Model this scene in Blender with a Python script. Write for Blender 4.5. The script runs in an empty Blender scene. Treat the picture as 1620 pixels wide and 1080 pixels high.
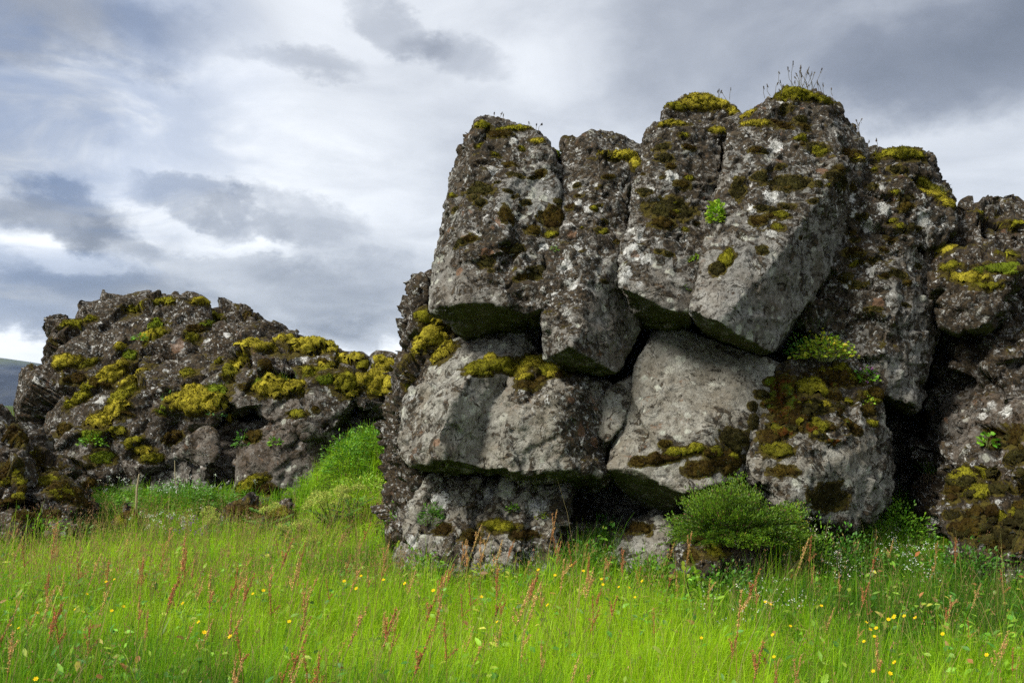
import bpy, bmesh, math, random, time
import numpy as np
from mathutils import Vector, Matrix
from mathutils.bvhtree import BVHTree

T0 = time.time()
random.seed(7)
rng = np.random.default_rng(7)
SC = bpy.context.scene
COL = SC.collection
FINE = 1.0            # voxel multiplier (1 = final)

# ------------------------------------------------------------------ camera
CAM = np.array([0.0, 0.0, 1.5])
F = 1575.0
PITCH = math.atan(100 / F)
cp, sp = math.cos(PITCH), math.sin(PITCH)

def P(px, py, Y):
    """world point that stands Y metres ahead in the direction (px, py) of the 1620 px photo"""
    u, v = (px - 810) / F, (540 - py) / F
    dx, dy, dz = u, cp - v * sp, sp + v * cp
    s = Y / dy
    return np.array([CAM[0] + dx * s, Y, CAM[2] + dz * s])

cam = bpy.data.cameras.new('camera')
cam.sensor_width = 36
cam.lens = 36 * F / 1620
cam.clip_end = 20000
camo = bpy.data.objects.new('camera', cam)
camo.location = CAM
camo.rotation_euler = (math.pi / 2 + PITCH, 0, 0)
COL.objects.link(camo)
SC.camera = camo
cam.dof.use_dof = True
cam.dof.focus_distance = 9.6
cam.dof.aperture_fstop = 5.6

# ------------------------------------------------------------------ tags
def tag(o, label=None, cat=None, group=None, kind=None):
    if label: o['label'] = label
    if cat: o['category'] = cat
    if group: o['group'] = group
    if kind: o['kind'] = kind
    return o

def link(o, parent=None):
    COL.objects.link(o)
    if parent: o.parent = parent
    return o

def copy_tree(o, parent=None):
    c = o.copy()
    COL.objects.link(c)
    if parent: c.parent = parent
    for ch in o.children:
        copy_tree(ch, c)
    return c

# ------------------------------------------------------------------ numpy noise
def _hash(ix, iy, iz, seed):
    h = (ix.astype(np.uint32) * np.uint32(374761393)) ^ (iy.astype(np.uint32) * np.uint32(668265263)) \
        ^ (iz.astype(np.uint32) * np.uint32(2147483647 - 61)) ^ np.uint32((seed * 2654435761) & 0xffffffff)
    h = (h ^ (h >> np.uint32(13))) * np.uint32(1274126177)
    h = (h ^ (h >> np.uint32(16))) * np.uint32(2246822519)
    return h ^ (h >> np.uint32(15))

def _r(h, k):
    return ((h >> np.uint32(k * 10)) & np.uint32(1023)).astype(np.float32) / 511.5 - 1.0

def noise(p, scale=1.0, seed=0):
    q = (p * scale).astype(np.float32)
    i = np.floor(q).astype(np.int32)
    f = q - i
    w = f * f * f * (f * (f * 6 - 15) + 10)
    out = np.zeros(len(q), np.float32)
    for a in (0, 1):
        for b in (0, 1):
            for c in (0, 1):
                h = _hash(i[:, 0] + a, i[:, 1] + b, i[:, 2] + c, seed)
                g = _r(h, 0) * (f[:, 0] - a) + _r(h, 1) * (f[:, 1] - b) + _r(h, 2) * (f[:, 2] - c)
                wx = w[:, 0] if a else 1 - w[:, 0]
                wy = w[:, 1] if b else 1 - w[:, 1]
                wz = w[:, 2] if c else 1 - w[:, 2]
                out += g * wx * wy * wz
    return out

def fbm(p, scale=1.0, octv=4, seed=0, gain=0.5, ridged=False):
    out = np.zeros(len(p), np.float32)
    a, tot = 1.0, 0.0
    for k in range(octv):
        n = noise(p, scale * 2.03 ** k, seed + 17 * k)
        if ridged: n = 0.5 - np.abs(n) * 2
        out += a * n
        tot += a
        a *= gain
    return out / tot * (1.6 if not ridged else 1.0)

def cells(p, scale, seed=0):
    """voronoi: (F1, F2-F1, three random numbers of the cell, offset from its seed)"""
    q = (p * scale).astype(np.float32)
    i = np.floor(q).astype(np.int32)
    n = len(q)
    d1 = np.full(n, 9e9, np.float32); d2 = np.full(n, 9e9, np.float32)
    rnd = np.zeros((n, 3), np.float32); off = np.zeros((n, 3), np.float32)
    for a in (-1, 0, 1):
        for b in (-1, 0, 1):
            for c in (-1, 0, 1):
                j = i + np.array([a, b, c], np.int32)
                h = _hash(j[:, 0], j[:, 1], j[:, 2], seed)
                s = j + 0.5 + 0.45 * np.stack([_r(h, 0), _r(h, 1), _r(h, 2)], 1)
                v = q - s
                d = np.sqrt((v * v).sum(1))
                near = d < d1
                d2 = np.where(near, d1, np.minimum(d2, d))
                h2 = _hash(j[:, 0] + 91, j[:, 1] + 7, j[:, 2] - 33, seed + 5)
                rn = np.stack([_r(h2, 0), _r(h2, 1), _r(h2, 2)], 1)
                rnd[near] = rn[near]; off[near] = v[near]
                d1 = np.where(near, d, d1)
    return d1, d2 - d1, rnd, off / scale

def smooth01(x, a, b):
    t = np.clip((x - a) / (b - a), 0, 1)
    return t * t * (3 - 2 * t)

# ------------------------------------------------------------------ mesh io
def mesh_np(me):
    n = len(me.vertices)
    co = np.empty(n * 3, np.float32); me.vertices.foreach_get('co', co)
    no = np.empty(n * 3, np.float32); me.vertices.foreach_get('normal', no)
    return co.reshape(-1, 3), no.reshape(-1, 3)

def edges_np(me):
    e = np.empty(len(me.edges) * 2, np.int32); me.edges.foreach_get('vertices', e)
    return e.reshape(-1, 2)

def laplace(co, e, it, lam=0.5):
    n = len(co)
    deg = np.bincount(e.ravel(), minlength=n).astype(np.float32)[:, None]
    deg[deg == 0] = 1
    co = co.copy()
    for _ in range(it):
        s = np.empty_like(co)
        for k in range(3):
            s[:, k] = np.bincount(e[:, 0], co[e[:, 1], k], n) + np.bincount(e[:, 1], co[e[:, 0], k], n)
        co += lam * (s / deg - co)
    return co

def new_mesh(name, verts, faces, smooth=True, mat=None):
    """verts (n,3), faces: array (m,3) / (m,4) or a list of such arrays"""
    me = bpy.data.meshes.new(name)
    fl = faces if isinstance(faces, list) else [faces]
    fl = [f for f in fl if len(f)]
    nl = sum(f.size for f in fl); nf = sum(len(f) for f in fl)
    me.vertices.add(len(verts)); me.loops.add(nl); me.polygons.add(nf)
    me.vertices.foreach_set('co', np.asarray(verts, np.float32).ravel())
    me.loops.foreach_set('vertex_index', np.concatenate([f.ravel() for f in fl]).astype(np.int32))
    tot = np.concatenate([np.full(len(f), f.shape[1], np.int32) for f in fl])
    st = np.concatenate([[0], np.cumsum(tot)[:-1]]).astype(np.int32)
    me.polygons.foreach_set('loop_start', st)
    me.update(calc_edges=True)
    me.validate()
    if smooth:
        me.polygons.foreach_set('use_smooth', np.ones(len(me.polygons), bool))
    if mat: me.materials.append(mat)
    return me

def set_attr(me, name, vals):
    a = me.attributes.new(name, 'FLOAT', 'POINT')
    a.data.foreach_set('value', np.asarray(vals, np.float32))

def set_col(me, name, cols):
    a = me.color_attributes.new(name, 'FLOAT_COLOR', 'POINT')
    c = np.ones((len(cols), 4), np.float32); c[:, :3] = cols
    a.data.foreach_set('color', c.ravel())

# ------------------------------------------------------------------ node helper
class NT:
    def __init__(self, tree):
        self.t = tree; self.n = tree.nodes; self.l = tree.links
    def node(self, typ, props=None, **ins):
        nd = self.n.new(typ)
        for k, v in (props or {}).items(): setattr(nd, k, v)
        for k, v in ins.items():
            s = nd.inputs[int(k[1:])] if k[0] == '_' and k[1:].isdigit() else nd.inputs[k.replace('_', ' ')]
            self.put(s, v)
        return nd
    def put(self, s, v):
        if isinstance(v, bpy.types.NodeSocket): self.l.new(v, s)
        elif isinstance(v, (tuple, list)) and s.type == 'RGBA' and len(v) == 3: s.default_value = (*v, 1)
        else: s.default_value = v
    def math(self, op, a, b=0.0, c=None, clamp=False):
        nd = self.n.new('ShaderNodeMath'); nd.operation = op; nd.use_clamp = clamp
        self.put(nd.inputs[0], a); self.put(nd.inputs[1], b)
        if c is not None: self.put(nd.inputs[2], c)
        return nd.outputs[0]
    def vmath(self, op, a, b=(0, 0, 0)):
        nd = self.n.new('ShaderNodeVectorMath'); nd.operation = op
        self.put(nd.inputs[0], a)
        if op == 'SCALE': self.put(nd.inputs[3], b)
        else: self.put(nd.inputs[1], b)
        return nd.outputs['Value'] if op in ('DOT_PRODUCT', 'LENGTH') else nd.outputs[0]
    def mix(self, f, a, b, mode='MIX'):
        nd = self.n.new('ShaderNodeMix'); nd.data_type = 'RGBA'; nd.blend_type = mode
        self.put(nd.inputs[0], f); self.put(nd.inputs[6], a); self.put(nd.inputs[7], b)
        return nd.outputs[2]
    def ramp(self, x, a, b, lo=0.0, hi=1.0):
        nd = self.n.new('ShaderNodeMapRange'); nd.interpolation_type = 'SMOOTHSTEP'
        self.put(nd.inputs[0], x)
        for i, v in zip((1, 2, 3, 4), (a, b, lo, hi)): self.put(nd.inputs[i], v)
        return nd.outputs[0]
    def noise(self, vec, scale, detail=4.0, rough=0.55, dist=0.0, out='Fac'):
        nd = self.node('ShaderNodeTexNoise', Vector=vec, Scale=scale, Detail=detail, Roughness=rough, Distortion=dist)
        return nd.outputs[out]
    def voro(self, vec, scale, feature='F1', out='Distance', rand=1.0):
        nd = self.node('ShaderNodeTexVoronoi', {'feature': feature}, Vector=vec, Scale=scale, Randomness=rand)
        return nd.outputs[out]
    def attr(self, name, out='Fac'):
        nd = self.n.new('ShaderNodeAttribute'); nd.attribute_name = name
        return nd.outputs[out]

def new_mat(name):
    m = bpy.data.materials.new(name); m.use_nodes = True
    m.node_tree.nodes.clear()
    return m, NT(m.node_tree)

def finish(m, g, col, rough=0.9, normal=None, spec=0.2, trans=0.0, sheen=0.0):
    b = g.node('ShaderNodeBsdfPrincipled', Base_Color=col, Roughness=rough)
    b.inputs['Specular IOR Level'].default_value = spec
    if sheen:
        b.inputs['Sheen Weight'].default_value = sheen
        b.inputs['Sheen Tint'].default_value = (0.8, 0.9, 0.3, 1)
    if normal is not None: g.l.new(normal, b.inputs['Normal'])
    out = g.n.new('ShaderNodeOutputMaterial')
    sh = b.outputs[0]
    if trans:
        t = g.node('ShaderNodeBsdfTranslucent', Color=col)
        mx = g.n.new('ShaderNodeMixShader'); mx.inputs[0].default_value = trans
        g.l.new(sh, mx.inputs[1]); g.l.new(t.outputs[0], mx.inputs[2]); sh = mx.outputs[0]
    g.l.new(sh, out.inputs[0])
    return m
DENOISE = False
EXPO = 2.15
SKY_GAIN = 0.30
# px, py, rx, ry, change of brightness, rotation, softness
SKY_BLOBS = [
    (90, 328, 88, 34, -0.34, -0.12, 0.8), (185, 375, 70, 22, -0.18, -0.35, 1.0),
    (300, 314, 80, 22, -0.25, -0.2, 0.9), (385, 345, 60, 18, -0.14, -0.1, 1.0), (480, 345, 80, 34, -0.20, 0.0, 0.9),
    (60, 480, 220, 46, -0.26, 0.03, 0.9), (300, 440, 260, 50, -0.16, 0.0, 1.0), (560, 440, 130, 50, -0.16, 0.0, 1.0),
    (560, 500, 230, 26, -0.14, 0.0, 1.0), (20, 560, 120, 26, 0.20, 0.0, 0.9), (560, 545, 160, 24, 0.14, 0.0, 1.0),
    (390, 235, 260, 130, 0.10, 0.0, 1.0), (380, 388, 90, 14, 0.10, 0.1, 0.9), (120, 400, 130, 20, 0.12, -0.1, 1.0),
    (500, 112, 85, 22, -0.17, 0.05, 1.0), (615, 30, 80, 26, -0.18, -0.5, 1.0), (720, 88, 70, 36, -0.18, -0.3, 1.0),
    (600, 200, 130, 60, -0.08, 0.0, 1.0), (860, 90, 130, 60, 0.12, 0, 1.0),
    (1350, 40, 440, 130, -0.25, 0.0, 1.0), (1560, 80, 200, 90, -0.18, 0.0, 1.0), (1600, 280, 200, 80, -0.06, 0, 1.0),
    (60, 40, 220, 60, -0.30, 0.0, 1.0), (40, 200, 110, 90, -0.14, 0.0, 1.0), (1540, 390, 90, 30, 0.08, 0, 1.0),
]
# ------------------------------------------------------------------ light and sky
SUN_DIR = Vector((-0.60, -0.36, 0.71)).normalized()
sun = bpy.data.lights.new('sun', 'SUN')
sun.energy = 1.5; sun.angle = math.radians(20); sun.color = (1.0, 0.955, 0.88)
suno = bpy.data.objects.new('sun', sun)
suno.rotation_euler = SUN_DIR.to_track_quat('Z', 'Y').to_euler()
suno.location = (-10, -5, 12)
COL.objects.link(suno)

W = bpy.data.worlds.new('World'); SC.world = W; W.use_nodes = True
W.node_tree.nodes.clear()
g = NT(W.node_tree)
sky = g.n.new('ShaderNodeTexSky'); sky.sky_type = 'NISHITA'; sky.sun_disc = False
sky.sun_elevation = math.asin(SUN_DIR.z); sky.sun_rotation = math.atan2(SUN_DIR.x, SUN_DIR.y)
bg1 = g.node('ShaderNodeBackground', Color=sky.outputs[0], Strength=0.05)
D = g.n.new('ShaderNodeTexCoord').outputs['Generated']
sep = g.node('ShaderNodeSeparateXYZ', Vector=D)
# cloud layer: the direction stretched so that the banks flatten towards the horizon
zz = g.math('ADD', g.math('MAXIMUM', sep.outputs[2], 0.0), 0.22)
cl = g.node('ShaderNodeCombineXYZ', X=g.math('DIVIDE', sep.outputs[0], zz), Y=g.math('DIVIDE', sep.outputs[1], zz), Z=0.0).outputs[0]
n_big = g.noise(cl, 1.1, 6, 0.55, 0.5)
n_mid = g.noise(cl, 2.6, 7, 0.56, 0.6)
wob = g.node('ShaderNodeTexNoise', Vector=g.vmath('MULTIPLY', D, (1, 1, 1.6)), Scale=6.0, Detail=8.0, Roughness=0.62)
Dw = g.vmath('ADD', D, g.vmath('SCALE', g.vmath('SUBTRACT', wob.outputs['Color'], (0.5, 0.5, 0.5)), 0.15))

def dir_of(px, py):
    v = P(px, py, 10) - CAM
    return v / np.linalg.norm(v)
def blob(px, py, rx, ry, power=1.0, rot=0.0, soft=1.0):
    """soft elliptical bank in the sky round the direction of a photo point"""
    c = dir_of(px, py)
    d = g.vmath('SUBTRACT', Dw, tuple(c))
    right = np.array([c[1], -c[0], 0]); right /= np.linalg.norm(right)
    up = np.cross(right, c)
    a, b = math.cos(rot), math.sin(rot)
    r2, u2 = a * right + b * up, -b * right + a * up
    x = g.math('DIVIDE', g.vmath('DOT_PRODUCT', d, tuple(r2)), rx / F)
    y = g.math('DIVIDE', g.vmath('DOT_PRODUCT', d, tuple(u2)), ry / F)
    q = g.math('ADD', g.math('MULTIPLY', x, x), g.math('MULTIPLY', y, y))
    return g.math('MULTIPLY', g.ramp(q, 1.0 + soft, max(0.0, 1.0 - soft), 0, 1), power)
base = g.math('ADD', g.math('MULTIPLY', n_big, 0.5), g.math('MULTIPLY', n_mid, 0.5))
val = g.ramp(base, 0.32, 0.68, 0.64, 0.86)          # brightness of the cloud sheet
for a in SKY_BLOBS:
    val = g.math('ADD', val, blob(*a))
val = g.math('MINIMUM', g.math('MAXIMUM', val, 0.22), 0.96)
# the thin grey cloud is bluish, thick bright cloud is white
cr = g.n.new('ShaderNodeValToRGB')
e = cr.color_ramp.elements
e[0].position = 0.12; e[0].color = (0.10, 0.115, 0.145, 1)
e[1].position = 1.0; e[1].color = (0.90, 0.92, 0.95, 1)
for pos, c in ((0.4, (0.22, 0.24, 0.285)), (0.62, (0.42, 0.445, 0.49)), (0.82, (0.66, 0.685, 0.72))):
    k = e.new(pos); k.color = (*c, 1)
g.l.new(val, cr.inputs[0])
blue = g.math('MULTIPLY', blob(-40, 130, 330, 330, 1.0, 0, 1.0), g.ramp(n_mid, 0.62, 0.42))
ccol = g.mix(g.math('MULTIPLY', blue, 0.40), cr.outputs[0], (0.13, 0.22, 0.42))
bg2 = g.node('ShaderNodeBackground', Color=ccol, Strength=SKY_GAIN)
mx = g.n.new('ShaderNodeMixShader'); mx.inputs[0].default_value = 0.93
g.l.new(bg1.outputs[0], mx.inputs[1]); g.l.new(bg2.outputs[0], mx.inputs[2])
wo = g.n.new('ShaderNodeOutputWorld'); g.l.new(mx.outputs[0], wo.inputs[0])
W.cycles.sampling_method = 'MANUAL'; W.cycles.sample_map_resolution = 512

SC.view_settings.view_transform = 'Standard'
SC.view_settings.look = 'None'
SC.view_settings.gamma = 1
SC.view_settings.exposure = EXPO
SC.cycles.max_bounces = 6; SC.cycles.diffuse_bounces = 4; SC.cycles.glossy_bounces = 1
SC.cycles.transmission_bounces = 3; SC.cycles.transparent_max_bounces = 4
SC.cycles.use_denoising = DENOISE; SC.cycles.denoiser = 'OPENIMAGEDENOISE'
SC.cycles.sample_clamp_indirect = 1.5
# ------------------------------------------------------------------ rock and moss materials
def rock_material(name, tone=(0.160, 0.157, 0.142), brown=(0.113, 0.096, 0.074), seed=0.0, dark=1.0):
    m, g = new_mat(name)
    tc = g.n.new('ShaderNodeTexCoord').outputs['Object']
    info = g.n.new('ShaderNodeObjectInfo')
    p = g.vmath('ADD', tc, g.vmath('SCALE', info.outputs['Location'], 1.0))
    wth = g.attr('weather'); mos = g.attr('moss'); pit = g.attr('pit')
    geo = g.n.new('ShaderNodeNewGeometry')
    nz = g.node('ShaderNodeSeparateXYZ', Vector=geo.outputs['Normal']).outputs[2]
    n1 = g.noise(p, 1.3, 5, 0.6, 0.6)
    n2 = g.noise(p, 5.0, 6, 0.65, 0.4)
    n3 = g.noise(p, 22.0, 5, 0.7)
    n4 = g.noise(p, 75.0, 4, 0.7)
    # stone: mottled grey to brown basalt
    col = g.mix(g.ramp(n1, 0.35, 0.65), tone, brown)
    col = g.mix(g.ramp(n2, 0.42, 0.72, 0, 0.8), col, tuple(min(1, c * 1.75) for c in tone))
    col = g.mix(g.ramp(n3, 0.5, 0.36, 0, 0.85), col, tuple(c * 0.34 for c in brown))
    col = g.mix(g.ramp(n4, 0.58, 0.74, 0, 0.7), col, tuple(min(1, c * 2.3) for c in tone))
    # thin grey-green crust lichen, in round thalli that merge
    pw = g.vmath('ADD', p, g.vmath('SCALE', g.node('ShaderNodeTexNoise', Vector=p, Scale=9.0, Detail=4.0).outputs['Color'], 0.09))
    v1 = g.voro(pw, 7.5); v1c = g.voro(pw, 7.5, 'F1', 'Color')
    c1 = g.node('ShaderNodeSeparateColor', Color=v1c)
    size = g.math('MULTIPLY', c1.outputs[0], g.ramp(n1, 0.68, 0.36, 0.20, 0.62))
    s1 = g.ramp(g.math('ADD', v1, g.math('MULTIPLY', n3, 0.22)), g.math('ADD', size, 0.12), size)
    s1 = g.math('MULTIPLY', s1, g.math('SUBTRACT', 0.85, g.math('MULTIPLY', wth, 0.45)))
    s1 = g.math('MULTIPLY', s1, g.ramp(n4, 0.30, 0.5, 0.25, 1))
    col = g.mix(s1, col, g.mix(c1.outputs[1], (0.31, 0.305, 0.255), (0.41, 0.425, 0.35)))
    # dark water streaks running down the clean faces, and thin brown stain
    st = g.noise(g.vmath('MULTIPLY', pw, (5.0, 5.0, 0.9)), 1.0, 6, 0.65, 0.3)
    col = g.mix(g.math('MULTIPLY', g.ramp(st, 0.56, 0.68), g.ramp(n2, 0.35, 0.55, 0.2, 0.75)), col, tuple(c * 0.36 for c in brown))
    # black-brown moss and lichen crusts of the weathered parts
    b1 = g.noise(p, 6.5, 8, 0.72, 0.9)
    b2 = g.noise(p, 2.1, 3, 0.6, 0.3)
    thr = g.math('SUBTRACT', g.math('ADD', 0.66, g.math('MULTIPLY', b2, -0.15)), g.math('MULTIPLY', wth, 0.21))
    blk = g.ramp(b1, thr, g.math('ADD', thr, 0.03))
    blk = g.math('MAXIMUM', blk, g.math('MULTIPLY', g.ramp(pit, 0.35, 0.75), g.ramp(wth, 0.05, 0.6, 0.25, 0.95)))  # also darkens the pits of the mesh, most where weathered
    col = g.mix(g.math('MULTIPLY', blk, 0.93 * dark), col, g.mix(g.ramp(n3, 0.4, 0.62), (0.012, 0.0095, 0.006), (0.052, 0.036, 0.018)))
    # white lichen: fine flecks everywhere on weathered stone, some large rosettes
    v2 = g.voro(g.vmath('ADD', p, g.vmath('SCALE', g.node('ShaderNodeTexNoise', Vector=p, Scale=40.0, Detail=3.0).outputs['Color'], 0.035)), 21.0)
    v2c = g.node('ShaderNodeSeparateColor', Color=g.voro(p, 21.0, 'F1', 'Color')).outputs[0]
    fl = g.ramp(v2, 0.40, 0.27)
    fl = g.math('MULTIPLY', fl, g.ramp(g.noise(p, 3.3, 4, 0.7, 0.5), 0.47, 0.60))
    fl = g.math('MULTIPLY', fl, g.ramp(wth, 0.15, 0.75, 0.25, 1.0))
    fl = g.math('MULTIPLY', fl, g.ramp(n4, 0.34, 0.52, 0.2, 1))
    v3 = g.voro(pw, 3.1)
    v3c = g.node('ShaderNodeSeparateColor', Color=g.voro(pw, 3.1, 'F1', 'Color'))
    big = g.ramp(g.math('ADD', v3, g.math('MULTIPLY', n3, 0.25)), 0.30, 0.24)
    big = g.math('MULTIPLY', big, g.ramp(v3c.outputs[0], 0.70, 0.76))
    big = g.math('MULTIPLY', big, g.ramp(wth, 0.1, 0.4, 0.3, 1.0))
    big = g.math('MULTIPLY', big, g.ramp(n4, 0.36, 0.52, 0.15, 1))
    irr = g.ramp(g.noise(p, 13.0, 9, 0.78, 0.5), 0.55, 0.59)
    irr = g.math('MULTIPLY', irr, g.ramp(g.noise(p, 2.6, 5, 0.65, 0.6), 0.41, 0.51))
    irr = g.math('MULTIPLY', irr, g.ramp(wth, 0.1, 0.6, 0.2, 1.0))
    lch = g.ramp(g.math('ADD', g.attr('lichen'), g.math('MULTIPLY', g.math('SUBTRACT', g.noise(p, 16.0, 8, 0.78), 0.5), 4.2)), 0.60, 0.72)
    wl = g.math('MAXIMUM', g.math('MAXIMUM', g.math('MULTIPLY', fl, 0.55), big), g.math('MAXIMUM', irr, lch))
    col = g.mix(g.math('MULTIPLY', wl, 0.88), col, g.mix(v2c, (0.34, 0.335, 0.30), (0.58, 0.58, 0.55)))
    # rust lichen
    ru = g.math('MULTIPLY', g.ramp(g.noise(p, 8.0, 5, 0.65, 0.6), 0.60, 0.67), g.ramp(g.noise(p, 0.9, 2), 0.45, 0.62))
    ru = g.math('MAXIMUM', ru, g.ramp(g.math('ADD', g.attr('rust'), g.math('MULTIPLY', g.math('SUBTRACT', g.noise(p, 15.0, 5, 0.7), 0.5), 2.0)), 0.5, 0.62))
    col = g.mix(g.math('MULTIPLY', ru, 0.8), col, g.mix(n3, (0.13, 0.062, 0.030), (0.18, 0.115, 0.07)))
    # moss films: under the cushions and on ledges that hold water
    up = g.math('MULTIPLY', g.ramp(nz, 0.25, 0.75), g.ramp(wth, 0.1, 0.5, 0.25, 1.0))
    mm = g.math('ADD', mos, g.math('MULTIPLY', up, g.ramp(b2, 0.42, 0.62, 0, 0.55)))
    mf = g.ramp(g.math('ADD', mm, g.math('MULTIPLY', g.math('SUBTRACT', g.noise(p, 10.0, 6, 0.7), 0.5), 1.4)), 0.42, 0.62)
    mcol = g.mix(g.ramp(n3, 0.35, 0.62), (0.024, 0.016, 0.005), (0.085, 0.068, 0.010))
    col = g.mix(mf, col, mcol)
    # green algae of the damp undersides
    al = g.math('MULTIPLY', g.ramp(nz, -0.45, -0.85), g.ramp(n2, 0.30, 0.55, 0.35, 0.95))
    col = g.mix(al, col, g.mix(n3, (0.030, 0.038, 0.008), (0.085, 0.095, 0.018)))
    # relief too fine for the mesh
    h = g.math('ADD', g.math('MULTIPLY', n3, 0.028), g.math('MULTIPLY', n4, 0.014))
    h = g.math('ADD', h, g.math('MULTIPLY', n2, 0.035))
    h = g.math('ADD', h, g.math('MULTIPLY', blk, 0.010))
    h = g.math('ADD', h, g.math('MULTIPLY', wl, 0.006))
    h = g.math('ADD', h, g.math('MULTIPLY', mf, g.math('MULTIPLY', n4, 0.02)))
    cr = g.voro(pw, 4.2, 'DISTANCE_TO_EDGE')
    h = g.math('ADD', h, g.math('MULTIPLY', g.ramp(cr, 0.0, 0.035), g.math('MULTIPLY', g.ramp(b2, 0.5, 0.62), 0.018)))
    bp = g.node('ShaderNodeBump', Strength=0.9, Distance=1.0, Height=h)
    return finish(m, g, col, 0.92, bp.outputs[0], 0.15)

def moss_material(name, a, b, c, sc=1.0):
    m, g = new_mat(name)
    tc = g.n.new('ShaderNodeTexCoord').outputs['Object']
    n1 = g.noise(tc, 4.0 * sc, 4, 0.6, 0.4)
    n2 = g.noise(tc, 26.0, 5, 0.7)
    n3 = g.noise(tc, 120.0, 3, 0.7)
    col = g.mix(g.ramp(n1, 0.36, 0.66), a, b)
    col = g.mix(g.ramp(n2, 0.52, 0.30, 0, 0.9), col, c)
    col = g.mix(g.ramp(n3, 0.55, 0.75, 0, 0.5), col, tuple(min(1, k * 1.5) for k in b))
    col = g.mix(g.ramp(g.attr('edge'), 0.75, 0.0, 0, 0.75), col, c)
    h = g.math('ADD', g.math('MULTIPLY', n2, 0.03), g.math('MULTIPLY', n3, 0.016))
    bp = g.node('ShaderNodeBump', Strength=1.0, Distance=1.0, Height=h)
    return finish(m, g, col, 1.0, bp.outputs[0], 0.03, sheen=0.0)

M_COL = rock_material('basalt_weathered')
M_PALE = rock_material('basalt_pale', (0.185, 0.180, 0.155), (0.15, 0.132, 0.10))
M_FAR = rock_material('lava_dark', (0.112, 0.102, 0.087), (0.074, 0.056, 0.040))
M_SHADE = rock_material('basalt_shaded', (0.090, 0.083, 0.072), (0.070, 0.052, 0.035))  # darker copy of the basalt, with shade put into its base colour
MOSS = {
    'gold': moss_material('moss_gold', (0.20, 0.17, 0.016), (0.42, 0.36, 0.034), (0.060, 0.042, 0.010)),
    'olive': moss_material('moss_olive', (0.105, 0.100, 0.010), (0.25, 0.235, 0.018), (0.035, 0.026, 0.005)),
    'brown': moss_material('moss_brown', (0.034, 0.021, 0.006), (0.070, 0.050, 0.009), (0.012, 0.008, 0.004)),
    'black': moss_material('moss_black', (0.028, 0.024, 0.008), (0.05, 0.045, 0.012), (0.012, 0.010, 0.005)),
    'green': moss_material('moss_green', (0.09, 0.115, 0.010), (0.17, 0.22, 0.016), (0.04, 0.045, 0.006)),
    'red': moss_material('moss_red', (0.09, 0.030, 0.008), (0.07, 0.11, 0.012), (0.06, 0.020, 0.007), 3.0),
}
# ------------------------------------------------------------------ rocks
ROCKS = {}
ALL_BVH = {}

def hull_into(bm, pts):
    vs = [bm.verts.new(p) for p in pts]
    r = bmesh.ops.convex_hull(bm, input=vs, use_existing_faces=False)
    junk = [v for v in r.get('geom_unused', []) if isinstance(v, bmesh.types.BMVert)]
    junk += [v for v in r.get('geom_interior', []) if isinstance(v, bmesh.types.BMVert)]
    junk = list({v for v in junk if v.is_valid and not v.link_faces})
    bmesh.ops.delete(bm, geom=junk, context='VERTS')

def field(co, anchors, default=0.5, sig=0.45):
    """a smooth scalar field through (px, py, value) anchors, weighted by distance in x and z"""
    if not anchors: return np.full(len(co), default, np.float32)
    num = np.zeros(len(co), np.float32); den = np.full(len(co), 1e-6, np.float32)
    for (px, py, v, Y) in anchors:
        a = P(px, py, Y)
        d2 = (co[:, 0] - a[0]) ** 2 + (co[:, 2] - a[2]) ** 2
        w = 1 / (d2 + 0.02) ** 1.5
        num += w * v; den += w
    return num / den

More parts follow.
